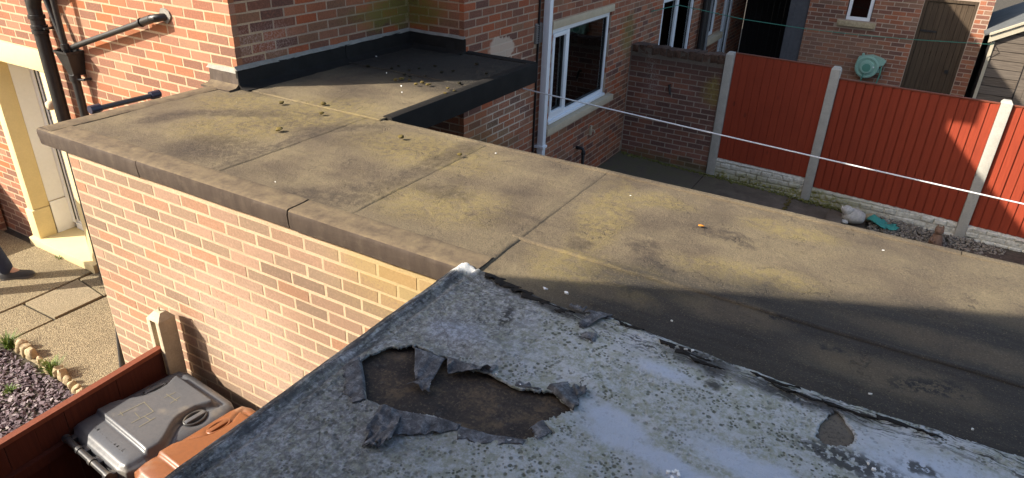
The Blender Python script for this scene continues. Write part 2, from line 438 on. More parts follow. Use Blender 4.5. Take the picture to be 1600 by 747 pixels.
def redwood_fn(base, dark):
    def fn(g):
        p = g.pos()
        gr = g.noise(g.mapg(p, scale=(60, 60, 3.2)), 1.0, 5, .65)
        big = g.noise(p, 3.0, 3)
        col = g.ramp(gr, [(.3, dark), (.7, base)])
        rv = g.rnd()
        col = g.mix(g.mr(rv, 0, 1, 0, .3), col, dark)
        col = g.mix(g.m('MULTIPLY', g.mr(big, .5, .75), .3), col, tuple(x * .6 for x in base))
        kn = g.mr(g.vor(g.mapg(p, scale=(3.2, 3.2, 1.3)), 1.0), .03, .07, 1.0, 0.0)
        col = g.mix(g.m('MULTIPLY', kn, .6), col, tuple(x * .4 for x in dark))
        return dict(c=col, r=.7, spec=.3, h=gr, bd=.002, bs=.6)
    return fn
M_FENCE = mat('red_stained_boards', redwood_fn((.31, .046, .017), (.22, .032, .013)))
M_NFENCE = mat('brown_red_boards', redwood_fn((.105, .026, .014), (.065, .016, .010)))
M_NCAP = mat('orange_capping', redwood_fn((.21, .062, .028), (.14, .037, .018)))

def brownwood_fn(g):
    p = g.pos()
    gr = g.noise(g.mapg(p, scale=(55, 55, 2.5)), 1.0, 5, .65)
    rv = g.rnd()
    col = g.ramp(gr, [(.3, (.050, .034, .022)), (.7, (.098, .070, .045))])
    col = g.mix(g.mr(rv, 0, 1, 0, .3), col, (.08, .06, .04))
    return dict(c=col, r=.8, spec=.2, h=gr, bd=.003, bs=.6)
M_BDOOR = mat('brown_door_boards', brownwood_fn)

def shed_fn(g):
    p = g.pos()
    gr = g.noise(g.mapg(p, scale=(3.0, 30, 60)), 1.0, 5, .7)
    rv = g.rnd()
    col = g.ramp(gr, [(.3, (.06, .047, .036)), (.55, (.125, .10, .078)), (.75, (.20, .165, .125))])
    col = g.mix(g.mr(rv, 0, 1, 0, .35), col, (.15, .13, .11))
    kn = g.mr(g.vor(g.mapg(p, scale=(2.2, 1, 5)), 1.0), .03, .09, 1.0, 0.0)
    col = g.mix(g.m('MULTIPLY', kn, .7), col, (.05, .04, .035))
    return dict(c=col, r=.85, spec=.2, h=gr, bd=.003, bs=.6)
M_SHED = mat('weathered_shed_boards', shed_fn)
M_TRIM = simple('pale_shed_trim', (.40, .36, .27), .75, 40, .15, .2)
M_SHEDROOF = simple('shed_roof_felt', (.10, .105, .105), .85, 50, .4, .25, bd=.005)

def aggr_fn(c0, c1, peb=1.0):
    def fn(g):
        p = g.pos()
        v = g.vor(p, 130, out='Color')
        vd = g.vor(p, 130)
        x = g.xyz(v)
        col = g.ramp(x[0], [(.0, c0), (.5, c1), (1.0, tuple(min(1, q * 1.35) for q in c1))])
        big = g.noise(p, 2.4, 4)
        med = g.noise(p, 20, 5, .7)
        col = g.mix(g.m('MULTIPLY', g.mr(big, .45, .7), .35), col, (.20, .165, .10))
        col = g.mix(g.m('MULTIPLY', g.mr(vd, .35, .65), .7 * peb), col, (.10, .08, .055))
        col = g.mix(g.m('MULTIPLY', g.mr(med, .58, .72), .35), col, (.13, .11, .065))
        return dict(c=col, r=.9, spec=.2, h=g.m('MULTIPLY', vd, -1.0), bd=.006 * peb + .001, bs=.8)
    return fn
M_AGG = mat('exposed_aggregate', aggr_fn((.19, .15, .09), (.33, .27, .165)))
M_SLAB = mat('smooth_slab', aggr_fn((.20, .165, .105), (.26, .215, .14), .35))
M_JOINT = simple('joint_grit', (.07, .06, .045), .95, 90, .5, .1, bd=.006)

def soil_fn(g):
    p = g.pos()
    n = g.noise(p, 20, 6, .7)
    return dict(c=g.ramp(n, [(.3, (.045, .04, .032)), (.7, (.11, .095, .075))]), r=.95, spec=.1, h=n, bd=.02, bs=.8)
M_GROUND = mat('bare_ground', soil_fn)

def yard_fn(g):
    p = g.pos()
    w = g.warp(p, 4, .3)
    n = g.noise(w, 5, 6, .7)
    f = g.noise(p, 120, 3, .7)
    col = g.ramp(n, [(.3, (.095, .075, .055)), (.55, (.15, .12, .09)), (.75, (.21, .17, .13))])
    o = g.xyz(w)
    green = g.m('MULTIPLY', g.mr(o[0], -1.2, -2.8), g.mr(n, .35, .6))
    col = g.mix(g.m('MULTIPLY', green, .6), col, (.085, .085, .035))
    col = g.mix(g.m('MULTIPLY', g.mr(f, .6, .72), .4), col, (.28, .25, .21))
    return dict(c=col, r=.9, spec=.2, h=g.m('ADD', f, n), bd=.004, bs=.6)
M_YARD = mat('yard_concrete', yard_fn)

def slate_fn(g):
    p = g.pos()
    rv = g.rnd()
    n = g.noise(p, 140, 3, .7)
    o = g.xyz(g.warp(p, 5, .3))
    col = g.ramp(rv, [(0, (.085, .062, .072)), (.4, (.13, .098, .108)), (.75, (.17, .13, .142)), (.92, (.27, .235, .235)), (1, (.36, .32, .30))])
    col = g.mix(g.m('MULTIPLY', n, .3), col, (.10, .075, .085))
    return dict(c=col, r=.75, spec=.35, h=n, bd=.002)
M_SLATE = mat('plum_slate_chips', slate_fn)

def rock_fn(c0, c1):
    def fn(g):
        p = g.pos()
        n = g.noise(p, 34, 6, .7)
        rv = g.rnd()
        col = g.ramp(n, [(.3, c0), (.7, c1)])
        col = g.mix(g.mr(rv, 0, 1, 0, .4), col, c0)
        return dict(c=col, r=.9, spec=.2, h=n, bd=.006, bs=.8)
    return fn
M_ROCK = mat('sandy_rock', rock_fn((.30, .23, .13), (.55, .45, .29)))
M_PEBBLE = mat('pale_pebble', rock_fn((.05, .043, .035), (.42, .38, .31)))
M_MOSS = mat('dry_moss', rock_fn((.045, .036, .014), (.19, .14, .04)))
M_MOSSD = mat('shaded_dry_moss', rock_fn((.008, .007, .004), (.035, .028, .012)))  # darker copy of the dry moss for clumps lying in shade
M_MOSSG = mat('wall_moss_green', rock_fn((.05, .05, .015), (.22, .21, .06)))
M_WHSTONE = mat('white_ornament', rock_fn((.34, .32, .28), (.70, .67, .61)))
M_FIG = mat('brown_ornament', rock_fn((.15, .09, .06), (.26, .16, .11)))
M_COPE = mat('mossy_coping_brick', rock_fn((.05, .035, .026), (.17, .10, .07)))

def leaf_fn(g):
    rv = g.rnd()
    return dict(c=g.ramp(rv, [(0, (.055, .11, .018)), (.6, (.12, .19, .03)), (1, (.22, .27, .06))]), r=.5, spec=.4)
M_LEAF = mat('grass_leaf', leaf_fn)

def bin_fn(c):
    def fn(g):
        p = g.pos()
        n = g.noise(p, 45, 5, .7)
        sc_ = g.noise(g.mapg(p, rot=(0, 0, .6), scale=(9, 160, 30)), 1.0, 3, .6)
        big = g.noise(p, 6, 4)
        col = g.mix(g.mr(n, .35, .7, 0, .45), c, tuple(x * .7 for x in c))
        col = g.mix(g.m('MULTIPLY', g.mr(sc_, .66, .72), .3), col, tuple(min(1, x * 1.8 + .05) for x in c))
        col = g.mix(g.m('MULTIPLY', g.mr(big, .56, .75), .3), col, (.30, .26, .19))
        return dict(c=col, r=g.mr(n, .3, .7, .28, .42), spec=.5, h=n, bd=.0012, bs=.4)
    return fn
M_BIN = mat('grey_bin_plastic', bin_fn((.088, .092, .100)))
M_BINTRIM = mat('dark_bin_plastic', bin_fn((.045, .045, .046)))
M_BINBODY = mat('charcoal_bin_plastic', bin_fn((.035, .035, .036)))
M_BBIN = mat('brown_bin_plastic', bin_fn((.20, .072, .026)))
M_REEL = simple('pale_green_plastic', (.27, .45, .36), .45, 40, .12, .4)
M_REELD = simple('deep_green_plastic', (.10, .27, .20), .45, 40, .12, .4)
M_TEAL = simple('teal_cloth', (.05, .25, .22), .85, 60, .35, .2, bd=.006)
M_JEANS = simple('dark_blue_jeans', (.035, .045, .08), .9, 160, .25, .2, bd=.002)
M_SHOE = simple('dark_grey_shoe', (.05, .052, .055), .75, 90, .3, .3, bd=.002)
M_SOLE = simple('shoe_sole', (.11, .105, .10), .7, 60, .2, .3)
M_SKIN = simple('skin', (.55, .34, .25), .55, 60, .08, .4)
M_HAIR = simple('brown_hair', (.05, .03, .02), .6, 150, .3, .4)
M_JACKET = simple('dark_jacket', (.03, .032, .036), .85, 90, .2, .2)
M_TILE = simple('roof_tiles', (.16, .10, .075), .85, 12, .3, .2, bd=.004)
M_CURTAIN = simple('curtain', (.22, .2, .17), .9, 30, .25, .1)
M_ORANGE = simple('orange_leaf', (.5, .2, .03), .8, 60, .3, .2)

def glass_mat(name, tint=(.9, .93, .92)):
    m = bpy.data.materials.new(name)
    m.use_nodes = True
    nt = m.node_tree
    nt.nodes.remove(nt.nodes['Principled BSDF'])
    g = G(nt)
    tr = g.n('ShaderNodeBsdfTransparent'); tr.inputs[0].default_value = (*tint, 1)
    gl = g.n('ShaderNodeBsdfGlossy'); gl.inputs['Roughness'].default_value = .004
    fr = g.n('ShaderNodeFresnel'); fr.inputs[0].default_value = 1.65
    mx = g.n('ShaderNodeMixShader')
    nt.links.new(g.m('MULTIPLY', fr.outputs[0], 1.15, clamp=True), mx.inputs[0])
    nt.links.new(tr.outputs[0], mx.inputs[1]); nt.links.new(gl.outputs[0], mx.inputs[2])
    nt.links.new(mx.outputs[0], nt.nodes['Material Output'].inputs[0])
    return m
M_GLASS = glass_mat('window_glass')

# ------------------------------------------------------------------ geometry helpers
class MB:
    def __init__(s):
        s.v = []; s.f = []
    def add(s, vs, fs):
        o = len(s.v)
        s.v.extend([tuple(map(float, p)) for p in vs])
        s.f.extend([tuple(i + o for i in q) for q in fs])
        return s
    def box(s, x0, x1, y0, y1, z0, z1, b=0.0):
        if b <= 0:
            vs = [(x0, y0, z0), (x1, y0, z0), (x1, y1, z0), (x0, y1, z0), (x0, y0, z1), (x1, y0, z1), (x1, y1, z1), (x0, y1, z1)]
            fs = [(0, 3, 2, 1), (4, 5, 6, 7), (0, 1, 5, 4), (1, 2, 6, 5), (2, 3, 7, 6), (3, 0, 4, 7)]
            return s.add(vs, fs)
        bm = bmesh.new()
        bmesh.ops.create_cube(bm, size=1)
        for v in bm.verts:
            v.co = Vector(((x0 + x1) / 2 + v.co.x * (x1 - x0), (y0 + y1) / 2 + v.co.y * (y1 - y0), (z0 + z1) / 2 + v.co.z * (z1 - z0)))
        bmesh.ops.bevel(bm, geom=bm.edges[:], offset=b, segments=2, affect='EDGES', profile=.6)
        bm.verts.index_update()
        s.add([v.co for v in bm.verts], [[v.index for v in f.verts] for f in bm.faces])
        bm.free()
        return s
    def tube(s, path, r, seg=12, cap=True):
        P = [Vector(p) for p in path]
        rr = r if isinstance(r, (list, tuple)) else [r] * len(P)
        rings = []
        prev = None
        for i, p in enumerate(P):
            t = (P[min(i + 1, len(P) - 1)] - P[max(i - 1, 0)]).normalized()
            if prev is None:
                a = Vector((0, 0, 1)) if abs(t.z) < .9 else Vector((1, 0, 0))
                u = t.cross(a).normalized()
            else:
                u = (prev - t * prev.dot(t)).normalized()
            prev = u
            w = t.cross(u)
            rings.append([p + (u * math.cos(2 * math.pi * k / seg) + w * math.sin(2 * math.pi * k / seg)) * rr[i] for k in range(seg)])
        vs = [q for ring in rings for q in ring]
        fs = []
        for i in range(len(P) - 1):
            for k in range(seg):
                k2 = (k + 1) % seg
                fs.append((i * seg + k, i * seg + k2, (i + 1) * seg + k2, (i + 1) * seg + k))
        if cap:
            fs.append(tuple(reversed(range(seg))))
            fs.append(tuple((len(P) - 1) * seg + k for k in range(seg)))
        return s.add(vs, fs)
    def prism(s, pts, axis, a, b):
        """pts: 2-D outline, extruded along axis from a to b"""
        def mk(p, t):
            return {'x': (t, p[0], p[1]), 'y': (p[0], t, p[1]), 'z': (p[0], p[1], t)}[axis]
        n = len(pts)
        vs = [mk(p, a) for p in pts] + [mk(p, b) for p in pts]
        fs = [tuple(range(n)), tuple(range(2 * n - 1, n - 1, -1))]
        for i in range(n):
            j = (i + 1) % n
            fs.append((i, i + n, j + n, j))
        return s.add(vs, fs)
    def lathe(s, prof, centre, axis='z', seg=24):
        vs = []; fs = []
        for (r, h) in prof:
            for k in range(seg):
                a = 2 * math.pi * k / seg
                c, q = r * math.cos(a), r * math.sin(a)
                v = {'z': (c, q, h), 'y': (c, h, q), 'x': (h, c, q)}[axis]
                vs.append(tuple(centre[i] + v[i] for i in range(3)))
        for i in range(len(prof) - 1):
            for k in range(seg):
                k2 = (k + 1) % seg
                fs.append((i * seg + k, i * seg + k2, (i + 1) * seg + k2, (i + 1) * seg + k))
        fs.append(tuple(range(seg)))
        fs.append(tuple((len(prof) - 1) * seg + k for k in range(seg)))
        return s.add(vs, fs)
    def mesh(s, name, m, smooth=False):
        me = bpy.data.meshes.new(name)
        me.from_pydata(s.v, [], s.f)
        fix(me)
        if m: me.materials.append(m)
        if smooth: shade(me, smooth)
        return me

def fix(me):
    bm = bmesh.new(); bm.from_mesh(me)
    bmesh.ops.recalc_face_normals(bm, faces=bm.faces[:])
    bm.to_mesh(me); bm.free()

def shade(me, ang):
    me.polygons.foreach_set('use_smooth', [True] * len(me.polygons))
    if ang is not True:
        bm = bmesh.new(); bm.from_mesh(me)
        for e in bm.edges:
            if len(e.link_faces) == 2:
                e.smooth = e.calc_face_angle(0) < R(ang)
        bm.to_mesh(me); bm.free()

def link(o, parent=None, kind=None):
    COL.objects.link(o)
    if parent is not None:
        o.parent = parent
        if parent.parent is None:
            o.matrix_parent_inverse = Matrix.LocRotScale(parent.location, parent.rotation_euler, None).inverted()
    if kind: o['kind'] = kind
    return o

def obj(name, mb, m, parent=None, kind=None, smooth=False):
    return link(bpy.data.objects.new(name, mb.mesh(name, m, smooth)), parent, kind)

def tag(o, label, cat, group=None):
    o['label'] = label; o['category'] = cat
    if group: o['group'] = group
    return o

def thing(name, label, cat, loc=(0, 0, 0), group=None, rz=0.0):
    o = bpy.data.objects.new(name, None)
    o.empty_display_size = .1
    o.location = loc
    o.rotation_euler = (0, 0, rz)
    COL.objects.link(o)
    return tag(o, label, cat, group)

def arr_mesh(name, V, F, m, smooth=True):
    V = np.asarray(V, np.float32); F = np.asarray(F, np.int32)
    me = bpy.data.meshes.new(name)
    me.vertices.add(len(V)); me.vertices.foreach_set('co', V.ravel())
    k = F.shape[1]
    me.loops.add(F.size); me.loops.foreach_set('vertex_index', F.ravel())
    me.polygons.add(len(F))
    me.polygons.foreach_set('loop_start', np.arange(len(F), dtype=np.int32) * k)
    me.polygons.foreach_set('loop_total', np.full(len(F), k, np.int32))
    me.polygons.foreach_set('use_smooth', np.full(len(F), bool(smooth)))
    me.update(calc_edges=True)
    me.validate()
    me.materials.append(m)
    return me

def vnoise(x, y, seed=0):
    xi = np.floor(x).astype(np.int64); yi = np.floor(y).astype(np.int64)
    xf = x - xi; yf = y - yi
    def h(a, b):
        n = (a * 374761393 + b * 668265263 + seed * 1442695041) & 0x7fffffff
        n = ((n ^ (n >> 13)) * 1274126177) & 0x7fffffff
        return ((n ^ (n >> 16)) & 0xffff) / 65535.0
    u = xf * xf * (3 - 2 * xf); v = yf * yf * (3 - 2 * yf)
    return (h(xi, yi) * (1 - u) + h(xi + 1, yi) * u) * (1 - v) + (h(xi, yi + 1) * (1 - u) + h(xi + 1, yi + 1) * u) * v

def fbm(x, y, f, o=4, seed=0, gain=.5):
    t = 0; a = 1.0; s = 0
    for i in range(o):
        t = t + a * (vnoise(x * f, y * f, seed + i * 17) - .5); s += a
        a *= gain; f *= 2.03
    return t / s

def inpoly(px, py, poly):
    c = np.zeros(px.shape, bool)
    n = len(poly)
    for i in range(n):
        x0, y0 = poly[i]; x1, y1 = poly[(i + 1) % n]
        if y0 == y1: continue
        k = ((y0 > py) != (y1 > py)) & (px < (x1 - x0) * (py - y0) / (y1 - y0) + x0)
        c ^= k
    return c

def sheet(name, x0, x1, y0, y1, dx, zf, m, parent=None, keep=None, thick=.006, xyf=None):
    """height-field sheet with real thickness at its rims"""
    nx = max(2, int(round((x1 - x0) / dx)) + 1); ny = max(2, int(round((y1 - y0) / dx)) + 1)
    X, Y = np.meshgrid(np.linspace(x0, x1, nx), np.linspace(y0, y1, ny))
    if xyf: X, Y = xyf(X, Y)
    Zt = zf(X, Y)
    idx = np.arange(nx * ny).reshape(ny, nx)
    Q = np.stack([idx[:-1, :-1], idx[:-1, 1:], idx[1:, 1:], idx[1:, :-1]], -1).reshape(-1, 4)
    if keep is not None:
        cx = (X[:-1, :-1] + X[1:, 1:]) / 2; cy = (Y[:-1, :-1] + Y[1:, 1:]) / 2
        Q = Q[keep(cx, cy).ravel()]
    V = np.stack([X.ravel(), Y.ravel(), Zt.ravel()], -1)
    E = np.concatenate([Q[:, [0, 1]], Q[:, [1, 2]], Q[:, [2, 3]], Q[:, [3, 0]]])
    key = np.sort(E, 1); key = key[:, 0].astype(np.int64) * (nx * ny) + key[:, 1]
    _, inv, cnt = np.unique(key, return_inverse=True, return_counts=True)
    B = E[cnt[inv] == 1]
    bv = np.unique(B); mp = np.full(nx * ny, -1); mp[bv] = np.arange(len(bv)) + nx * ny
    low = V[bv].copy(); low[:, 2] -= thick
    V = np.concatenate([V, low])
    S = np.stack([B[:, 1], B[:, 0], mp[B[:, 0]], mp[B[:, 1]]], -1)
    F = np.concatenate([Q, S])
    used = np.unique(F); rm = np.full(len(V), -1); rm[used] = np.arange(len(used))
    o = bpy.data.objects.new(name, arr_mesh(name, V[used], rm[F], m))
    return link(o, parent)

# ------------------------------------------------------------------ bricks
def brick_proto(seed, depth=.05):
    r = random.Random(seed)
    L, Hh, c = .5, .0328, .0035
    vs = []
    for (ins, d) in ((c, 0.0), (0.0, c), (0.0, depth)):
        for (sx, sz) in ((-1, -1), (1, -1), (1, 1), (-1, 1)):
            vs.append([sx * (L - ins / .215) + r.uniform(-.004, .004), d, sz * (Hh - ins) + r.uniform(-.0012, .0012)])
    # softened front corners
    fs = [(0, 1, 2, 3)]
    for k in (0, 4):
        for i in range(4):
            j = (i + 1) % 4
            fs.append((k + i, k + 4 + i, k + 4 + j, k + j))
    fs.append((11, 10, 9, 8))
    return np.array(vs), fs
PROTO = [brick_proto(i) for i in range(6)]
PF = np.array([list(f) for f in PROTO[0][1]])
_brick_me = {}
def brick_mesh(k, m):
    if (k, m.name) not in _brick_me:
        me = arr_mesh('brick', PROTO[k][0], PF, m, False)
        fix(me)
        _brick_me[(k, m.name)] = me
    return _brick_me[(k, m.name)]

class Wall:
    """p0 (x, y): where u = 0; ang: direction of u; outward normal is to the right of u"""
    def __init__(s, part, p0, ang, u0, u1, z0, z1, zref, openings, m, hidden=None, shift=0.0, every=None):
        s.part = part; s.m = m
        ca, sa = math.cos(ang), math.sin(ang)
        s.ang = ang; s.b = []
        n = (sa, -ca)
        i0 = math.floor((z0 - zref) / .075); i1 = math.ceil((z1 - zref) / .075)
        for i in range(i0, i1):
            zc = zref + i * .075 + .0375
            if zc < z0 + .02 or zc > z1 - .02: continue
            segs = [(u0, u1)]
            for (a, b, c, d_) in openings:
                if c < zc < d_:
                    ns = []
                    for (p, q) in segs:
                        if b <= p or a >= q: ns.append((p, q)); continue
                        if a > p: ns.append((p, a))
                        if b < q: ns.append((b, q))
                    segs = ns
            off = ((i % 2) * .1125 + shift) % .225
            for (p, q) in segs:
                k = math.floor((p - off) / .225)
                u = off + k * .225
                while u < q:
                    a, b = max(u, p), min(u + .215, q)
                    if u > p and u + .215 < q: pass
                    if b - a > .035:
                        jz = random.uniform(-.0018, .0018); ju = random.uniform(-.002, .002)
                        out = .0010 + random.uniform(-.0004, .0010)
                        uc = (a + b) / 2 + ju
                        x = p0[0] + ca * uc + n[0] * out; y = p0[1] + sa * uc + n[1] * out
                        w = b - a
                        px, py, dz = proj(x, y, zc)
                        vis = dz > .2 and -20 < px < 1620 and -20 < py < 767
                        if vis and hidden and hidden(px, py, x, y, zc): vis = False
                        s.b.append((vis, w * FPX / max(dz, .2), x, y, zc + jz, w, random.uniform(-.008, .008), random.randrange(6)))
                    u += .225

def lay(walls, cap=296):
    """the bricks that show largest become parts, the others one piece of brickwork per wall"""
    allb = sorted([(b[1], wi, bi) for wi, w in enumerate(walls) for bi, b in enumerate(w.b) if b[0]], reverse=True)
    single = {(wi, bi) for _, wi, bi in allb[:cap]}
    for wi, w in enumerate(walls):
        Vs = []; Fs = []; n = 0
        for bi, (vis, sz, x, y, z, wd_, tilt, k) in enumerate(w.b):
            if (wi, bi) in single:
                o = bpy.data.objects.new('brick', brick_mesh(k, w.m))
                o.location = (x, y, z); o.rotation_euler = (0, tilt, w.ang); o.scale = (wd_, 1, 1)
                link(o, w.part)
            else:
                v = PROTO[k][0] * np.array([wd_, 1, 1])
                ca, sa = math.cos(w.ang), math.sin(w.ang)
                P = np.stack([x + v[:, 0] * ca - v[:, 1] * sa, y + v[:, 0] * sa + v[:, 1] * ca, z + v[:, 2]], -1)
                Vs.append(P); Fs.append(PF + n); n += len(v)
        if Vs:
            me = arr_mesh('brickwork', np.concatenate(Vs), np.concatenate(Fs), w.m, False)
            fix(me)
            link(bpy.data.objects.new('brickwork', me), w.part, 'stuff')

def slab_wall(mb, axis, c0, c1, u0, u1, z0, z1, openings):
    """mortar backing with openings; axis 'x': runs along x, thickness c0..c1 in y"""
    us = sorted({u0, u1} | {v for o in openings for v in o[:2] if u0 < v < u1})
    zs = sorted({z0, z1} | {v for o in openings for v in o[2:] if z0 < v < z1})
    for a, b in zip(us, us[1:]):
        run = []
        for c, d_ in zip(zs, zs[1:]):
            mu, mz = (a + b) / 2, (c + d_) / 2
            if any(o[0] < mu < o[1] and o[2] < mz < o[3] for o in openings): continue
            if run and abs(run[-1][1] - c) < 1e-9: run[-1][1] = d_
            else: run.append([c, d_])
        for c, d_ in run:
            if axis == 'x': mb.box(a, b, c0, c1, c, d_)
            else: mb.box(c0, c1, a, b, c, d_)
    return mb
# ================================================================== setting
mb = MB(); mb.add([(-45, -45, -.06), (45, -45, -.06), (45, 45, -.06), (-45, 45, -.06)], [(0, 1, 2, 3)])
obj('ground', mb, M_GROUND, None, 'structure')

# side passage paving: joint bed and individual slabs
mb = MB(); mb.box(-12.5, -4.3, -6, 3.36, -.10, -.022)
paving = obj('paving', mb, M_JOINT, None, 'structure')
def slab(pts, m, dz=0.0, name='paving_slab'):
    b = MB()
    c = np.mean(np.array(pts), 0)
    top = [(p[0] + (c[0] - p[0]) * .008, p[1] + (c[1] - p[1]) * .008, dz) for p in pts]
    low = [(p[0], p[1], dz - .012) for p in pts]; bot = [(p[0], p[1], -.021) for p in pts]
    n = len(pts)
    b.add(top + low + bot, [tuple(range(n))] + [(i, (i + 1) % n, n + (i + 1) % n, n + i) for i in range(n)] + [(n + i, n + (i + 1) % n, 2 * n + (i + 1) % n, 2 * n + i) for i in range(n)])
    return obj(name, b, m, paving)
J = .006
slab([(-6.75 + J, 2.545 + J), (-6.265 - J, 2.555 + J), (-6.27 - J, 3.02), (-6.77 + J, 3.07)], M_SLAB, .002)
slab([(-9.2, 2.1), (-6.76 - J, 2.1), (-6.76 - J, 2.53), (-6.78 - J, 3.10), (-6.80, 3.235), (-9.2, 3.235)], M_AGG, .003)
slab([(-6.76 + J, 2.1), (-6.255, 2.1), (-6.26, 2.54 - J), (-6.75 + J, 2.53 - J)], M_AGG, -.002)
slab([(-6.245 + J, 2.1), (-4.32, 2.1), (-4.32, 2.6), (-4.32, 3.32), (-6.24 + J, 3.32)], M_AGG, 0)
slab([(-6.77 + J, 3.09), (-6.27 - J, 3.04), (-6.26 - J, 3.32), (-6.77, 3.32)], M_AGG, -.004)
slab([(-12.4, -5.9), (-6.5, -5.9), (-6.5, 2.085), (-12.4, 2.085)], M_AGG, 0)

# slate bed
mb = MB(); mb.box(-6.49, -3.6, -3.0, 2.04, -.05, -.012)
obj('bed_soil', mb, M_GROUND, None, 'structure')
N = 11000
cx = RNG.uniform(-6.45, -3.7, N); cy = RNG.uniform(.4, 2.05, N)
V = np.zeros((N, 8, 3)); a = RNG.uniform(0, 6.28, N); L = RNG.uniform(.007, .019, N); Wd = L * RNG.uniform(.35, .75, N); T = RNG.uniform(.003, .006, N)
tx = RNG.normal(0, .35, N); ty = RNG.normal(0, .35, N); zc = RNG.uniform(.0, .022, N)
for i, (sx, sy, sz) in enumerate([(-1, -1, -1), (1, -1, -1), (1, 1, -1), (-1, 1, -1), (-1, -1, 1), (1, -1, 1), (1, 1, 1), (-1, 1, 1)]):
    lx = sx * L * RNG.uniform(.7, 1.1, N); ly = sy * Wd * RNG.uniform(.7, 1.1, N)
    V[:, i, 0] = cx + lx * np.cos(a) - ly * np.sin(a)
    V[:, i, 1] = cy + lx * np.sin(a) + ly * np.cos(a)
    V[:, i, 2] = zc + sz * T + lx * tx + ly * ty
BF = np.array([(0, 3, 2, 1), (4, 5, 6, 7), (0, 1, 5, 4), (1, 2, 6, 5), (2, 3, 7, 6), (3, 0, 4, 7)])
F = (np.arange(N)[:, None, None] * 8 + BF[None]).reshape(-1, 4)
o = link(bpy.data.objects.new('slate_chips', arr_mesh('slate_chips', V.reshape(-1, 3), F, M_SLATE, False)), None, 'stuff')

def rock_mesh(name, sx, sy, sz, m, seed, sub=2, amp=.28, boxy=0.0):
    bm = bmesh.new()
    bmesh.ops.create_icosphere(bm, subdivisions=sub, radius=1)
    r = random.Random(seed); off = r.uniform(0, 99)
    for v in bm.verts:
        p = v.co.copy()
        if boxy: p = p.lerp(p / max(abs(p.x), abs(p.y), abs(p.z)) * .8, boxy)
        n = fbm(np.array([p.x * 1.3 + off]), np.array([p.y * 1.3 + p.z * 1.7 + off]), 1.0, 3, seed)[0]
        k = 1 + amp * 2 * n
        v.co = Vector((p.x * sx * k, p.y * sy * k, p.z * sz * k))
    me = bpy.data.meshes.new(name); bm.to_mesh(me); bm.free()
    me.materials.append(m); shade(me, 45)
    return me
STN = [(-5.581, 2.105), (-5.504, 2.093), (-5.411, 2.113), (-5.34, 2.109), (-5.238, 2.086), (-5.138, 2.074), (-5.06, 2.059), (-5.012, 2.061), (-5.917, 2.131), (-5.836, 2.129), (-5.659, 2.106), (-6.014, 2.145)]
sl = ['sandy edging stone of the slate bed, largest blocky one in the middle of the row', 'sandy edging stone with a flat face beside the largest one', 'squat sandy edging stone left of the right-hand grass clump', 'long sandy edging stone just behind the right-hand grass clump',
      'sandy edging stone right of the right-hand grass clump', 'second last sandy edging stone before the brown-red fence', 'last sandy edging stone close to the brown-red fence top', 'sandy edging stone hidden behind the fence end of the row',
      'low sandy stone beside the left-hand grass clump', 'long sandy stone right of the left-hand grass clump', 'upright rounded sandy stone, first of the middle edging stones', 'leftmost sandy edging stone of the slate bed']
for i, (x, y) in enumerate(STN):
    s = (.034, .048, .05, .04, .038, .036, .04, .03, .045, .055, .036, .05)[i]
    o = bpy.data.objects.new('edging_stone', rock_mesh('edging_stone', s * random.uniform(.75, 1.15), s * random.uniform(.6, .9), s * random.uniform(1.1, 1.7), M_ROCK, 30 + i, 3, .22, .75))
    o.location = (x, y, .03); o.rotation_euler = (random.uniform(-.3, .3), random.uniform(-.3, .3), random.uniform(0, 6))
    COL.objects.link(o); tag(o, sl[i], 'stone', 'sandy stones edging the slate bed')

def grass(x, y, n, h, spread, label, seed):
    r = random.Random(seed); b = MB()
    for i in range(n):
        a = r.uniform(0, 6.28); lean = r.uniform(.15, 1.0) * spread; hh = h * r.uniform(.5, 1.05); w = r.uniform(.004, .008)
        bx, by = x + r.uniform(-.03, .03), y + r.uniform(-.03, .03)
        ca, sa = math.cos(a), math.sin(a)
        P = []
        for k in range(4):
            t = k / 3
            d_ = lean * t * t; z = hh * (t - .25 * t * t * (lean / spread))
            ww = w * (1 - t * .9)
            for sg in (-1, 1): P.append((bx + ca * d_ - sa * ww * sg, by + sa * d_ + ca * ww * sg, z))
        b.add(P, [(0, 1, 3, 2), (2, 3, 5, 4), (4, 5, 7, 6)])
    o = obj('grass_clump', b, M_LEAF)
    tag(o, label, 'plant', 'green plants in the slate bed')
grass(-5.46, 2.10, 130, .17, .13, 'bright green grass clump among the edging stones nearest the fence', 1)
grass(-6.13, 2.10, 120, .15, .13, 'bright green grass clump at the upper left end of the slate bed', 2)
grass(-6.13, 1.95, 70, .10, .10, 'low grass clump at the left picture edge below the upper clump', 3)
grass(-5.52, 1.80, 60, .06, .07, 'small dark green weed in the middle of the slate bed', 4)
grass(-7.35, 3.22, 16, .05, .05, 'tiny weed growing from the joint under the door step', 5)

# ================================================================== brick house
house = thing('brick_house', 'red brick house with white framed window, cream door surround and black waste pipes', 'house', (-3.56, 7.5, 0))
W = []
# --- sunlit wall with the pipes (faces -Y)
DOOR = (-7.90, -6.70, 0, 2.26)
mb = MB(); slab_wall(mb, 'x', 3.33, 3.60, -11, -4.19, -.05, 5.45, [DOOR])
w1 = obj('wall', mb, M_MO_PIPE, house)
def hid1(px, py, x, y, z):
    if px < -5 or px > 380: return True
    return px > 55 and py > 203 - (px - 59) * .257 + 4
W.append(Wall(w1, (0, 3.33), 0, -10.9, -4.185, 0, 3.6, 2.315, [(DOOR[0] - .01, DOOR[1] + .01, -1, 2.27), (-6.50, -6.375, 2.19, 2.315)], M_BR_PIPE, hid1, .04))
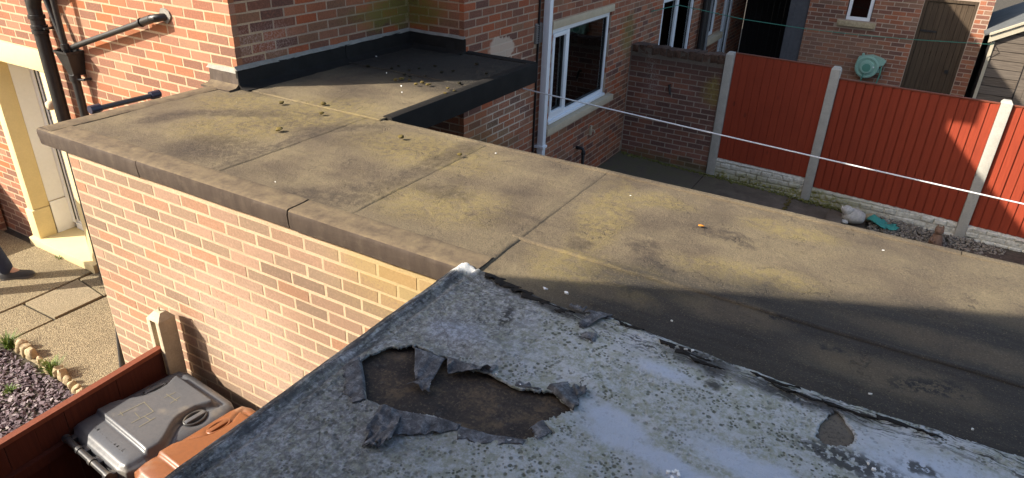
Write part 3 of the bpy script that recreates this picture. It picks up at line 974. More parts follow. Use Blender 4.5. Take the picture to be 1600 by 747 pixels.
# --- wing wall (faces +X)
mb = MB(); slab_wall(mb, 'y', -4.46, -4.19, 3.60, 5.59, -.05, 5.45, [])
w2 = obj('wall', mb, M_MO_RED, house)
def hid2(px, py, x, y, z): return z < 2.38
W.append(Wall(w2, (-4.19, 0), R(90), 3.331, 5.318, 2.2, 3.75, 2.315, [], M_BR_RED, hid2, .0))
# --- return wall (faces -Y)
mb = MB(); slab_wall(mb, 'x', 5.32, 5.59, -4.189, -3.56, -.05, 5.05, [])
w3 = obj('wall', mb, M_MO_RED, house)
def hid3(px, py, x, y, z): return 1.85 < z < 2.40
W.append(Wall(w3, (0, 5.32), 0, -4.18, -3.562, 0, 3.75, 2.315, [], M_BR_RED, hid3, .1))
# --- window wall (faces +X)
WIN = (7.10, 8.78, 1.19, 2.38)
mb = MB(); slab_wall(mb, 'y', -3.83, -3.56, 5.59, 9.62, -.05, 5.45, [(7.10, 8.78, 1.19, 2.30), (6.66, 6.82, 2.20, 2.42)])
w4 = obj('wall', mb, M_MO_RED, house)
def hid4(px, py, x, y, z):
    if y < 5.45 and 2.15 < z < 2.38: return True
    if px < 826 and 690 < px and py > 103 + (826 - px) * .35 and py < 125 + (826 - px) * .42: return True
    return py > 190 + (px - 613) * .232
W.append(Wall(w4, (-3.56, 0), R(90), 5.313, 9.60, 0, 3.75, 2.315, [(6.90, 8.94, 1.09, 1.185), (7.10, 8.78, 1.1, 2.30), (7.08, 8.85, 2.29, 2.385), (6.66, 6.82, 2.20, 2.42)], M_BR_RED, hid4, .0))
lay(W)
# eaves and roof: two pitched slopes above the wing and the main part
mb = MB()
for (xe, ya, yb) in ((-3.95, 3.05, 5.60), (-3.26, 5.602, 9.62)):
    xr = -7.6; zt = 5.47 + (xe - xr) * .68
    mb.prism([(xe, 5.40), (xe, 5.47), (xr, zt), (-11.3, zt - 3.7 * .68), (-11.3, zt - 3.7 * .68 - .07), (xr, zt - .09)], 'y', ya, yb)
mb.box(-4.19, -3.955, 3.06, 5.595, 5.20, 5.41); mb.box(-3.56, -3.265, 5.606, 9.61, 5.20, 5.41)
rf = obj('roof', mb, M_TILE, house)
mb = MB(); mb.prism([(-4.21, 5.44), (-7.6, 7.80), (-10.9, 5.55), (-10.9, 5.44)], 'y', 3.34, 3.58)
obj('gable', mb, M_MO_PIPE, house)
mb = MB(); mb.box(-11, -10.75, 3.6, 9.62, -.05, 5.45)
obj('wall', mb, M_MO_PIPE, house)

# --- kitchen window
win = MB()
fx0, fx1 = -3.66, -3.585
def frame_y(b, x0, x1, y0, y1, z0, z1, t):
    b.box(x0, x1, y0, y1, z0, z0 + t, .006); b.box(x0, x1, y0, y1, z1 - t, z1, .006)
    b.box(x0 + .001, x1 - .001, y0, y0 + t, z0 + t, z1 - t, .006); b.box(x0 + .001, x1 - .001, y1 - t, y1, z0 + t, z1 - t, .006)
frame_y(win, fx0, fx1, 7.105, 8.775, 1.225, 2.289, .05)
win.box(fx0 + .002, fx1 - .002, 7.53, 7.60, 1.276, 2.238, .006)
win.box(fx0, fx1 + .035, 7.105, 8.775, 1.19, 1.224, .006)
wf = obj('window', win, M_UPVC, house, smooth=30)
b = MB(); frame_y(b, -3.62, -3.572, 7.157, 7.528, 1.278, 2.236, .045)
obj('casement', b, M_UPVC, wf, smooth=30)
b = MB(); frame_y(b, -3.640, -3.600, 7.603, 8.722, 1.278, 2.236, .014); frame_y(b, -3.640, -3.598, 7.204, 7.481, 1.325, 2.189, .010)
obj('gasket', b, M_BLACK, wf)
for (a, c, z0, z1) in ((7.61, 8.715, 1.285, 2.23), (7.21, 7.475, 1.33, 2.185)):
    b = MB(); b.box(-3.622, -3.618, a, c, z0, z1); obj('pane', b, M_GLASS, wf)
b = MB(); b.box(-3.60, -3.48, 6.96, 8.93, 1.10, 1.185, .008)
obj('window_sill', b, M_SAND, wf, smooth=30)
b = MB(); b.box(-3.70, -3.548, 7.085, 8.845, 2.296, 2.380, .006)
obj('lintel', b, M_SAND, wf, smooth=30)
# room behind the glass
b = MB()
b.box(-6.3, -6.2, 6.75, 9.1, .9, 2.7); b.box(-6.2, -3.84, 6.65, 6.75, .9, 2.7); b.box(-6.2, -3.84, 9.1, 9.2, .9, 2.7)
b.box(-6.2, -3.84, 6.75, 9.1, .8, .9); b.box(-6.2, -3.84, 6.75, 9.1, 2.7, 2.8)
obj('room', b, M_DARKROOM, house)
b = MB(); b.box(-3.98, -3.665, 7.12, 8.76, 1.20, 1.245, .006)
obj('window_board', b, M_SAND, house)
b = MB(); b.box(-6.19, -5.6, 6.8, 9.0, .9, 1.75); b.box(-6.19, -5.85, 7.0, 8.4, 2.0, 2.6)
obj('kitchen_unit', b, simple('kitchen_unit', (.16, .14, .12), .5, 20), house)

BTL = [(7.25, .17, .026, (.55, .55, .57), 'pale bottle with a dark cap'), (7.34, .24, .022, (.7, .7, .68), 'white upright bottle'), (7.43, .13, .03, (.1, .1, .12), 'short dark jar'), (7.70, .10, .03, (.25, .08, .12), 'short plum coloured jar'),
       (7.78, .13, .028, (.35, .08, .08), 'small red bottle'), (7.90, .20, .024, (.5, .5, .5), 'tall grey bottle'), (7.97, .27, .02, (.3, .12, .1), 'tall thin brown bottle'), (8.08, .16, .028, (.42, .42, .42), 'grey tumbler'), (8.18, .23, .02, (.6, .58, .52), 'slim cream bottle'),
       (8.30, .14, .026, (.25, .3, .25), 'small green bottle'), (8.42, .12, .045, (.40, .16, .09), 'round rust coloured ball ornament')]
for i, (y, h, r, c, nm) in enumerate(BTL):
    root = thing('bottle' if 'bottle' in nm else ('jar' if 'jar' in nm else ('tumbler' if 'tumbler' in nm else 'ornament')), nm + ' on the sill behind the kitchen window glass', 'bottle' if 'bottle' in nm else ('jar' if 'jar' in nm else ('tumbler' if 'tumbler' in nm else 'ornament')), (-3.71 - .04 * (i % 3), y, 1.245), 'things on the kitchen window sill')
    m = simple(nm.replace(' ', '_'), c, .35, 60, .15, .5)
    x = root.location.x; b = MB()
    if 'ball' in nm: b.lathe([(.005, 0), (.03, .006), (.045, .03), (.05, .055), (.042, .085), (.02, .105), (.004, .11)], (x, y, 1.245), 'z', 14)
    else: b.lathe([(r * .9, 0), (r, .008), (r, h * .62), (r * .8, h * .72), (r * .4, h * .8), (r * .38, h * .9)], (x, y, 1.245), 'z', 14)
    obj('body', b, m, root, smooth=40)
    if 'ball' not in nm:
        b = MB(); b.lathe([(r * .45, h * .9), (r * .47, h), (r * .3, h * 1.01)], (x, y, 1.245), 'z', 12)
        obj('cap', b, M_BLACK if i % 2 else M_UPVC, root, smooth=40)

# --- door with its cream stone surround
ds = MB()
ds.box(-7.895, -7.78, 3.295, 3.64, .42, 2.06, .006)          # left jamb
ds.box(-7.915, -7.765, 3.275, 3.46, .0, .42, .008)           # its plinth
ds.box(-6.86, -6.705, 3.295, 3.64, .09, 2.06, .006)
ds.box(-7.905, -6.70, 3.285, 3.64, 2.062, 2.255, .008)
surround = obj('door_surround', ds, M_STONE, house, smooth=30)
b = MB(); b.box(-7.93, -6.74, 3.235, 3.70, -.02, .088, .01)
obj('door_step', b, M_STONE, house, smooth=30)
dr = MB()
dr.box(-7.778, -7.772, 3.465, 3.70, .47, 2.06); dr.box(-7.764, -7.757, 3.465, 3.70, .09, .465)
dr.box(-7.77, -7.70, 3.64, 3.72, .16, 2.06, .005); dr.box(-6.94, -6.862, 3.64, 3.72, .16, 2.06, .005)
dr.box(-7.70, -6.94, 3.641, 3.719, 1.985, 2.06, .005); dr.box(-7.70, -6.94, 3.641, 3.719, .09, .165, .005)
door = obj('door', dr, M_UPVC, house)
b = MB()
for (x0, x1) in ((-7.69, -7.58), (-7.06, -6.95)): b.box(x0, x1, 3.655, 3.705, .17, 1.98, .008)
b.box(-7.58, -7.06, 3.656, 3.704, .17, .30, .008); b.box(-7.58, -7.06, 3.656, 3.704, 1.86, 1.98, .008); b.box(-7.58, -7.06, 3.657, 3.703, .95, 1.07, .008)
obj('door_leaf', b, M_UPVC, door, smooth=30)
b = MB()
for x in (-7.694, -7.592, -7.574, -7.63): b.box(x - .004, x + .004, 3.648, 3.66, .2, 1.95)
obj('door_gasket', b, M_BLACK, door)
for (z0, z1) in ((1.07, 1.86), (.30, .95)):
    b = MB(); b.box(-7.58, -7.06, 3.678, 3.684, z0, z1); obj('door_pane', b, M_GLASS, door)
b = MB(); b.box(-8.2, -6.4, 4.6, 4.65, 0, 2.3); b.box(-8.2, -6.4, 3.73, 4.6, -.04, 0); b.box(-8.25, -8.2, 3.73, 4.6, 0, 2.3); b.box(-6.4, -6.35, 3.73, 4.6, 0, 2.3); b.box(-8.2, -6.4, 3.73, 4.6, 2.3, 2.35)
obj('hallway', b, M_DARKROOM, house)
b = MB(); b.lathe([(.015, -.075), (.035, -.068), (.045, -.045), (.044, -.025), (.03, -.008), (.022, 0)], (-6.745, 3.295, 1.77), 'y', 16)
k = obj('door_light', b, M_SAND, house, smooth=50)
k['label'] = 'small round pale globe light fixed to the right door jamb'

# --- black waste pipes on the sunlit wall
def bend(p, q, r_, n=6):
    return [Vector(p).lerp(Vector(q), t / n) for t in range(n + 1)]
def qb(a, b_, c, n=8):
    a, b_, c = Vector(a), Vector(b_), Vector(c)
    return [a * (1 - t) ** 2 + b_ * 2 * t * (1 - t) + c * t * t for t in [k / n for k in range(n + 1)]]
YS = 3.235
b = MB(); b.tube([(-6.53, YS, -.02), (-6.53, YS, 3.4)], .056, 18)
b.tube(qb((-6.53, YS, 2.66), (-6.47, YS, 2.86), (-6.15, YS, 2.93), 10) + [Vector((-6.02, YS + .06, 2.97)), Vector((-5.99, 3.36, 2.98))], .056, 16)
soil = obj('soil_pipe', b, M_BLACK, house, smooth=40)
def collar(prof, c, ax): 
    b = MB(); b.lathe(prof, c, ax, 18); obj('pipe_collar', b, M_BLACK, soil, smooth=40)
for z in (2.46, 2.50, 2.585): collar([(.057, -.018), (.066, -.014), (.066, .014), (.057, .018)], (-6.53, YS, z), 'z')
b = MB()
for z in (2.83, ): b.lathe([(.057, -.03), (.069, -.024), (.069, .03), (.057, .034)], (-6.53, YS, z), 'z', 18)
collar([(.057, -.02), (.07, -.015), (.07, .015), (.057, .02)], (-6.40, YS, 2.84), 'x')
obj('pipe_collar', b, M_BLACK, soil, smooth=40)
b = MB(); b.box(-6.475, -6.43, YS - .012, YS + .10, 2.485, 2.50)
obj('pipe_clip', b, M_BLACK, soil)
YH = 3.20
hp = MB()
def ring(z, wx, wy): return [(-6.20 - wx, 3.325 - 2 * wy, z), (-6.20 + wx, 3.325 - 2 * wy, z), (-6.20 + wx, 3.325, z), (-6.20 - wx, 3.325, z)]
rs = [ring(2.345, .098, .075), ring(2.325, .098, .075), ring(2.32, .09, .07), ring(2.13, .038, .05)]
hp.add([p for r_ in rs for p in r_], [(4 * i + k, 4 * i + (k + 1) % 4, 4 * i + 4 + (k + 1) % 4, 4 * i + 4 + k) for i in range(3) for k in range(4)] + [(12, 13, 14, 15)])
hp.add([(p[0] * .0 + p[0], p[1], 2.30) for p in ring(2.3, .08, .065)], [(0, 1, 2, 3)])
hopper = obj('hopper', hp, M_BLACK, house)
b = MB(); b.tube([(-6.20, 3.25, -.02), (-6.20, 3.25, 2.14)], .034, 14)
b.lathe([(.035, -.03), (.046, -.026), (.046, .026), (.035, .03)], (-6.20, 3.25, 2.11), 'z', 14)
b.tube([(-6.16, 3.25, 2.10), (-6.11, 3.27, 2.10), (-6.10, 3.325, 2.10)], .012, 8)
obj('hopper_pipe', b, M_BLACK, hopper, smooth=40)
b = MB(); b.tube([(-6.185, 3.225, 2.31), (-6.185, 3.225, 3.5)], .024, 12); b.lathe([(.025, -.02), (.034, -.016), (.034, .03), (.025, .034)], (-6.185, 3.225, 2.37), 'z', 12)
obj('waste_pipe', b, M_BLACK, house, smooth=40)
b = MB(); b.tube([(-6.235, 3.26, 2.31), (-6.46, 3.26, 3.05), (-6.6, 3.26, 3.5)], .022, 12)
obj('waste_pipe', b, M_BLACK, house, smooth=40)
b = MB(); b.tube([(-6.15, 3.262, 2.37), (-6.08, 3.262, 2.395), (-4.98, 3.262, 2.735)], .023, 12)
b.tube([(-5.09, 3.262, 2.701), (-4.98, 3.262, 2.735)], .031, 12); b.tube([(-5.13, 3.262, 2.689), (-5.11, 3.262, 2.695)], .034, 12)
b.tube([(-4.985, 3.262, 2.733), (-4.93, 3.265, 2.745), (-4.905, 3.29, 2.75), (-4.90, 3.345, 2.75)], [.029, .03, .028, .026], 12)
obj('waste_pipe', b, M_BLACK, house, smooth=40)
b = MB()
for k in range(9):
    a = k / 9 * 6.28; rr = .055 + .02 * math.sin(k * 3.1)
    b.v.append((-4.90 + rr * math.cos(a) * 1.2, 3.322, 2.76 + rr * math.sin(a)))
b.f.append(tuple(range(9)))
b2 = MB().prism([(p[0], p[2]) for p in b.v], 'y', 3.318, 3.332)
obj('mortar_patch', b2, M_FILLET, house)
b = MB()
b.box(-6.497, -6.378, 3.322, 3.332, 2.192, 2.312)
for i in range(6):
    b.box(-6.497, -6.378, 3.312, 3.3225, 2.192 + i * .0205, 2.2025 + i * .0205)
for i in range(7):
    x = -6.496 + i * .0183
    b.box(x, x + .007, 3.3135, 3.3225, 2.1925, 2.3115)
v = obj('air_brick', b, M_TERRA, house)
v['label'] = 'small terracotta air brick between the soil pipe and the hopper'

# --- white downpipe and vent on the window wall
b = MB(); b.box(-3.53, -3.455, 6.795, 6.87, .0, 3.9, .008)
dp = obj('downpipe', b, M_UPVC, house, smooth=30); dp['label'] = 'square white rainwater downpipe left of the kitchen window'
b = MB()
for z in (1.0, 3.0):
    b = MB(); b.box(-3.56, -3.44, 6.78, 6.885, z, z + .03, .004); obj('pipe_bracket', b, M_UPVC, dp)
b = MB(); b.box(-3.555, -3.535, 6.72, 6.735, .1, 3.9)  # thin black strip up the wall left of the downpipe
obj('dark_strip', b, M_BLACK, house)
b = MB(); b.box(-3.565, -3.552, 6.66, 6.82, 2.205, 2.415)
for i in range(9):
    z = 2.212 + i * .0225
    b.add([(-3.553, 6.665, z + .016), (-3.553, 6.815, z + .016), (-3.535, 6.815, z), (-3.535, 6.665, z), (-3.553, 6.665, z + .012), (-3.553, 6.815, z + .012), (-3.535, 6.815, z - .004), (-3.535, 6.665, z - .004)], [(0, 1, 2, 3), (7, 6, 5, 4), (3, 2, 6, 7), (0, 3, 7, 4), (1, 5, 6, 2)])
vent = obj('louvre_vent', b, simple('vent_plastic', (.2, .17, .15), .6), house)
b = MB(); b.tube([(-3.57, 7.98, .66), (-3.49, 7.98, .66), (-3.465, 7.98, .655), (-3.45, 7.98, .63), (-3.45, 7.98, .2)], .022, 12)
b.lathe([(.023, -.02), (.03, -.016), (.03, .016), (.023, .02)], (-3.45, 7.98, .60), 'z', 12)
obj('overflow_pipe', b, M_BLACK, house, smooth=40)
b = MB(); b.box(-3.562, -3.53, 8.36, 8.40, .72, .86, .006); b.tube([(-3.53, 8.38, .80), (-3.49, 8.38, .80), (-3.48, 8.38, .76)], .009, 8)
tapo = obj('wall_bracket', b, M_SAND, house)
# back door frame in the corner below the canopy
b = MB(); b.box(-4.18, -4.10, 5.20, 5.27, 0, 2.0, .005); b.box(-4.183, -4.12, 4.3, 5.198, 1.95, 2.02, .005); b.box(-4.18, -4.10, 4.23, 4.298, 0, 2.0, .005); b.box(-4.183, -4.14, 4.3, 5.198, 0, 1.948, .005)
obj('back_door', b, M_UPVC, house)

# ================================================================== flat roofed extension
ext = thing('flat_roofed_extension', 'low brick extension under a mossy brown felt flat roof', 'extension', (-2.8, 2.7, 0))
W = []
mb = MB(); slab_wall(mb, 'x', 2.045, 2.30, -4.19, -1.30, -.05, 2.227, [])
e1 = obj('wall', mb, M_MO_EXT, ext)
def hid5(px, py, x, y, z):
    if z > 2.24: return True
    # behind the grey roof edge or the bin fence
    if px > 270 and py > 747 - (px - 270) * .696 + 6: return True
    return px < 250 and py > 690 - px * .62 + 6
W.append(Wall(e1, (0, 2.045), 0, -4.185, -1.32, 0, 2.215, 2.19 - .075 * 30, [], M_BR_EXT, hid5, .085))
mb = MB(); slab_wall(mb, 'y', -4.19, -3.94, 2.301, 3.328, -.05, 2.20, [])
e2 = obj('wall', mb, M_MO_EXT, ext)
W.append(Wall(e2, (-4.19, 0), R(-90), -3.32, -2.05, 0, 2.2, 2.19 - .075 * 30, [], M_BR_EXT, lambda *a: True, .0))
mb = MB(); slab_wall(mb, 'x', 3.10, 3.34, -2.80, 4.2, -.05, 2.20, [])
e3 = obj('wall', mb, M_MO_EXT, ext)
W.append(Wall(e3, (0, 3.34), R(180), -4.2, 2.8, 0, 2.2, 2.19 - .075 * 30, [], M_BR_RED, lambda *a: True, .0))
lay(W, 299)

ZR = 2.314
def zfelt(X, Y):
    z = ZR + .010 * fbm(X, Y, 1.1, 3, 5) + .005 * fbm(X, Y, 5, 3, 9)
    z = z + .0045 * np.maximum(0, fbm(X * .5, Y * 3.2, 4, 3, 21)) * 2
    z = z + .004 * np.maximum(0, fbm(X * 3, Y, 5, 3, 33) - .1)
    # a ripple of loose felt
    z = z + .0025 * np.exp(-((Y - (2.40 - .02 * np.sin(X * 3))) / .006) ** 2) * (X > -1.1) * (.6 + .4 * np.sin(X * 9))
    z = z + .002 * np.exp(-((Y - 2.34 - .01 * np.sin(X * 5)) / .006) ** 2) * (X > -.6)
    return z
def lap(x, w=.07, h=.010):
    """extra height where a sheet lies over its neighbour, with a bead at the lap's edge"""
    return lambda X, Y: h * (1 / (1 + np.exp((np.abs(X - x) - w) / .006)))
deck = MB(); deck.box(-4.39, -1.34, 2.041, 3.36, 2.228, 2.285); deck.box(-1.339, 4.2, 1.985, 3.36, 2.19, 2.285); deck.box(-4.185, -2.86, 3.361, 5.318, 2.195, 2.284); deck.box(-3.555, -2.90, 5.32, 5.37, 2.195, 2.284)
dk = obj('roof_deck', deck, M_BLACKWOOD, ext)
def felt(x0, x1, y0, y1, dz, edge=None, keep=None, dx=.016):
    def zf(X, Y):
        z = zfelt(X, Y) + dz
        if edge == 'x1': z = z - .0045 * (1 / (1 + np.exp(-(X - x1 + .012) / .004))) + .0025 * np.exp(-((X - x1 + .016 + .006 * np.sin(Y * 14)) / .009) ** 2) + .003 * np.exp(-((X - x1 + .065 + .005 * np.sin(Y * 9)) / .010) ** 2)
        if edge == 'y0': z = z + .006 * np.exp(-((Y - y0 - .012) / .009) ** 2)
        return z
    def wob(X, Y):
        # torn and wavy cut edges
        if edge == 'x1': X = X + np.where(X > x1 - .04, .012 * fbm(X * 0 + 3, Y, 6, 3, 41), 0)
        return X, Y
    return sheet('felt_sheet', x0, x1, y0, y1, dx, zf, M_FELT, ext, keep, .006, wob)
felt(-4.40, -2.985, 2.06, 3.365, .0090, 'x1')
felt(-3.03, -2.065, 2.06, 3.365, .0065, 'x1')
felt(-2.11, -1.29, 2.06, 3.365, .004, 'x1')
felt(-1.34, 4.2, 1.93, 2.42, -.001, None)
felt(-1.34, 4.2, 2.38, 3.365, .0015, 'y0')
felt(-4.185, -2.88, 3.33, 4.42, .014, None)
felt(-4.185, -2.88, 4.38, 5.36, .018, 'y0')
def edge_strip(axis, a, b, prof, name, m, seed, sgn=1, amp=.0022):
    """a length of felt dressed over the roof edge; prof: list of (across, z)"""
    n = max(4, int(abs(b - a) / .03)); vs = []; fs = []
    k = len(prof)
    for i in range(n + 1):
        t = a + (b - a) * i / n
        for j, (c, z) in enumerate(prof):
            q = np.array([t * 1.0]); 
            dc = amp * 2 * fbm(q, q * 0 + j * .31, 5, 3, seed)[0]; dz = amp * 1.6 * fbm(q, q * 0 + j * .37 + 9, 6, 3, seed + 5)[0]
            vs.append((t, c + dc, z + dz) if axis == 'x' else (c + dc, t, z + dz))
    for i in range(n):
        for j in range(k):
            j2 = (j + 1) % k
            fs.append((i * k + j, i * k + j2, (i + 1) * k + j2, (i + 1) * k + j))
    fs.append(tuple(range(k))); fs.append(tuple(n * k + j for j in reversed(range(k))))
    mbb = MB(); mbb.add(vs, fs)
    return obj(name, mbb, m, ext, smooth=50)
FP = [(2.022, 2.225), (2.018, 2.25), (2.015, 2.30), (2.019, 2.319), (2.030, 2.3255), (2.075, 2.3245), (2.125, 2.3255), (2.152, 2.3285), (2.165, 2.3235), (2.164, 2.31), (2.06, 2.30), (2.042, 2.29), (2.040, 2.225)]
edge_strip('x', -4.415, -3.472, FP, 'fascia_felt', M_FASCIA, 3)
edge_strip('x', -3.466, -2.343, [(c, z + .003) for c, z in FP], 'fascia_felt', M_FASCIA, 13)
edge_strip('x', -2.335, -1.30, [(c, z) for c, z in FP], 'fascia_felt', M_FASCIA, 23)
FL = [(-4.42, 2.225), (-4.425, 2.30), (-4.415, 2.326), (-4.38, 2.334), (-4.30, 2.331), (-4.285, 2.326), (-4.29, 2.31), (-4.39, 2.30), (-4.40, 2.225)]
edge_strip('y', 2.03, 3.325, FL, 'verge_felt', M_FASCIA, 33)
FR = [(3.385, 2.2), (3.389, 2.30), (3.384, 2.318), (3.374, 2.3235), (3.350, 2.3225), (3.341, 2.320), (3.339, 2.31), (3.36, 2.30), (3.367, 2.2)]
edge_strip('x', -2.845, .4, FR, 'edge_felt', M_FELT, 43)
edge_strip('x', .404, 4.2, FR, 'edge_felt', M_FELT, 53)
FC = [(-2.835, 2.165), (-2.828, 2.30), (-2.836, 2.334), (-2.865, 2.342), (-2.90, 2.339), (-2.91, 2.332), (-2.905, 2.31), (-2.85, 2.30), (-2.853, 2.165)]
edge_strip('y', 3.392, 5.375, FC, 'canopy_edge_felt', M_LEAD, 63)
FCF = [(5.392, 2.165), (5.398, 2.30), (5.39, 2.338), (5.37, 2.348), (5.32, 2.345), (5.30, 2.34), (5.30, 2.32), (5.375, 2.31), (5.377, 2.165)]
edge_strip('x', -3.545, -2.845, FCF, 'canopy_edge_felt', M_LEAD, 73)
# raised dressed corner piece where the wing corner stands on the roof
def up(axis, a, b, c, sg, h, m, seed, name='flashing'):
    prof = [(c, ZR + h), (c - sg * .012, ZR + h + .004), (c - sg * .020, ZR + h - .01), (c - sg * .024, ZR + .045), (c - sg * .05, ZR + .026), (c - sg * .11, ZR + .019), (c - sg * .11, ZR + .006), (c, ZR + .006)]
    return edge_strip(axis, a, b, prof, name, m, seed, amp=.004)
up('x', -4.47, -4.165, 3.322, 1, .125, M_FASCIA, 83)  # sunlit length given a lighter colour than the shaded flashing
up('y', 3.30, 4.42, -4.181, -1, .145, M_LEAD, 93)
up('y', 4.424, 5.30, -4.181, -1, .147, M_LEAD, 95)
up('x', -4.16, -3.535, 5.312, 1, .145, M_LEAD, 103)
# rough mortar fillet above the flashing
def fillet(axis, a, b, c, sg, z, seed):
    prof = [(c + sg * .004, z + .022), (c - sg * .008, z + .010), (c - sg * .020, z - .004), (c + sg * .004, z - .006)]
    return edge_strip(axis, a, b, prof, 'mortar_fillet', M_FILLET, seed, amp=.008)
fillet('x', -4.50, -4.17, 3.322, 1, ZR + .128, 113)
fillet('y', 3.30, 5.31, -4.183, -1, ZR + .150, 123)
fillet('x', -4.18, -3.55, 5.312, 1, ZR + .150, 133)

# ================================================================== grey felt roofed garage (foreground)
gar = thing('felt_roofed_garage', 'brick garage with a torn silver-grey painted felt roof in the foreground', 'garage', (0.8, .6, 0))
HOLE = [(-1.277, 1.293), (-1.269, 1.345), (-1.253, 1.405), (-1.208, 1.455), (-1.172, 1.47), (-1.071, 1.473), (-1.013, 1.479), (-0.957, 1.468), (-0.906, 1.482), (-0.805, 1.469), (-0.73, 1.495), (-0.681, 1.519), (-0.607, 1.478), (-0.625, 1.418), (-0.645, 1.383), (-0.61, 1.356), (-0.664, 1.28), (-0.817, 1.207), (-0.846, 1.237), (-0.963, 1.226), (-1.044, 1.187), (-1.07, 1.183), (-1.135, 1.181)]
HOLE2 = [(0.064, 1.905), (0.105, 1.865), (0.141, 1.795), (0.11, 1.751), (0.062, 1.733), (0.03, 1.749), (0.037, 1.816)]
EDGE = np.array([(-1.40, 2.02), (-1.359, 2.03), (-1.322, 2.033), (-1.215, 2.026), (-1.108, 1.992), (-0.901, 1.959), (-0.796, 1.957), (-0.751, 1.996), (-0.69, 2.001), (-0.563, 1.984), (-0.399, 1.97), (-0.225, 1.958), (0.048, 1.957), (0.31, 1.969), (0.546, 1.978), (4.3, 1.985)])
def rough(poly, n, amp, seed):
    out = []
    for i in range(len(poly)):
        a, c = np.array(poly[i]), np.array(poly[(i + 1) % len(poly)])
        L_ = np.linalg.norm(c - a); nn = np.array([-(c - a)[1], (c - a)[0]]) / L_
        for k in range(n):
            p = a + (c - a) * k / n
            out.append(tuple(p + nn * amp * 2 * fbm(p[:1], p[1:2], 28, 3, seed)[0]))
    return out
H1 = rough(HOLE, 6, .012, 3); H2 = rough(HOLE2, 5, .010, 4)
def near(X, Y, poly):
    bd = np.full(X.shape, 9.0); bx = X.copy(); by = Y.copy()
    P = np.array(poly)
    sel = (X > P[:, 0].min() - .12) & (X < P[:, 0].max() + .12) & (Y > P[:, 1].min() - .12) & (Y < P[:, 1].max() + .12)
    x, y = X[sel], Y[sel]; d0 = np.full(x.shape, 9.0); qx = x.copy(); qy = y.copy()
    for i in range(len(P)):
        a = P[i]; e = P[(i + 1) % len(P)] - a
        t = np.clip(((x - a[0]) * e[0] + (y - a[1]) * e[1]) / (e @ e + 1e-12), 0, 1)
        cx_, cy_ = a[0] + t * e[0], a[1] + t * e[1]
        dd = np.hypot(x - cx_, y - cy_); k = dd < d0
        d0[k] = dd[k]; qx[k] = cx_[k]; qy[k] = cy_[k]
    bd[sel] = d0; bx[sel] = qx; by[sel] = qy
    return bd, bx, by
GZ = 2.334
def edge_y(X): return np.interp(X, EDGE[:, 0], EDGE[:, 1]) + .016 * fbm(X, X * 0, 22, 4, 8) * 1.0
def zgrey0(X, Y):
    z = GZ + .010 * fbm(X, Y, 1.6, 3, 61) + .004 * fbm(X, Y, 9, 4, 62)
    z = z + .004 * np.maximum(0, fbm(X * .6, Y * 2.4, 11, 4, 63)) * 2
    # rolled verge and its crease along the western edge
    z = z + .012 * np.exp(-((X + 1.345) / .02) ** 2) - .004 * np.exp(-((X + 1.302 + .006 * np.sin(Y * 11)) / .006) ** 2) + .004 * np.exp(-((X + 1.285) / .01) ** 2)
    z = z + .006 * np.maximum(0, fbm(X * 5, Y * 1.2, 9, 3, 66)) * (X < -1.27)
    # lumps of loose felt round the tear
    z = z + .014 * np.exp(-(((X + 1.0) / .16) ** 2 + ((Y - 1.60) / .06) ** 2)) + .008 * np.exp(-(((X + .62) / .1) ** 2 + ((Y - 1.62) / .04) ** 2))
    # lap folds along the party line
    s = np.exp(-((Y - 1.93) / .05) ** 2)
    z = z + s * .012 * np.maximum(0, fbm(X * .7, Y * 6, 8, 4, 64)) * 2
    return z
def zgrey(X, Y):
    z = zgrey0(X, Y)
    for P, k in ((H1, .016), (H2, .003)):
        d_, _, _ = near(X, Y, P)
        z = z + k * np.exp(-d_ / .022) * (.25 + 1.0 * np.clip(fbm(X, Y, 14, 3, 65) + .25, 0, 1))
    return z
def snap(X, Y):
    X = X.copy(); Y = Y.copy()
    ey = edge_y(X)
    k = np.abs(Y - ey) < .0042
    Y[k] = ey[k]
    for P in (H1, H2):
        d_, qx, qy = near(X, Y, P)
        k = d_ < .0042
        X[k] = qx[k]; Y[k] = qy[k]
    return X, Y
def keepg(X, Y): return (Y < edge_y(X)) & ~inpoly(X, Y, H1) & ~inpoly(X, Y, H2)
sheet('painted_felt', -1.372, 1.5, .3, 2.05, .0065, zgrey, M_PAINT, gar, keepg, .007, snap)
sheet('painted_felt', 1.4995, 4.2, -.70, 2.05, .02, lambda X, Y: zgrey0(X, Y) - .001, M_PAINT, gar, lambda X, Y: Y < edge_y(X), .007)
sheet('painted_felt', -1.372, 1.5, -.70, .302, .02, lambda X, Y: zgrey0(X, Y) - .001, M_PAINT, gar, None, .007)
sheet('old_felt', -1.31, 4.2, -.70, 1.965, .02, lambda X, Y: GZ - .013 + .006 * fbm(X, Y, 5, 4, 71) + .009 * np.exp(-((X - .085) / .09) ** 2 - ((Y - 1.81) / .09) ** 2), M_DECK, gar, None, .01)
mb = MB(); mb.box(-1.345, 4.2, -.72, 1.975, 2.17, 2.300)
obj('roof_deck', mb, M_BLACKWOOD, gar)
mb = MB(); mb.box(-1.372, -1.349, -.72, 1.98, 2.165, 2.325)
obj('verge_board', mb, M_BLACKWOOD, gar)
W = []
mb = MB(); slab_wall(mb, 'y', -1.31, -1.05, -.74, 1.98, -.05, 2.168, [])
g1 = obj('wall', mb, M_MO_EXT, gar)
W.append(Wall(g1, (-1.31, 0), R(-90), -1.98, .74, 0, 2.16, 0, [], M_BR_EXT, lambda *a: True))
lay(W, 0)

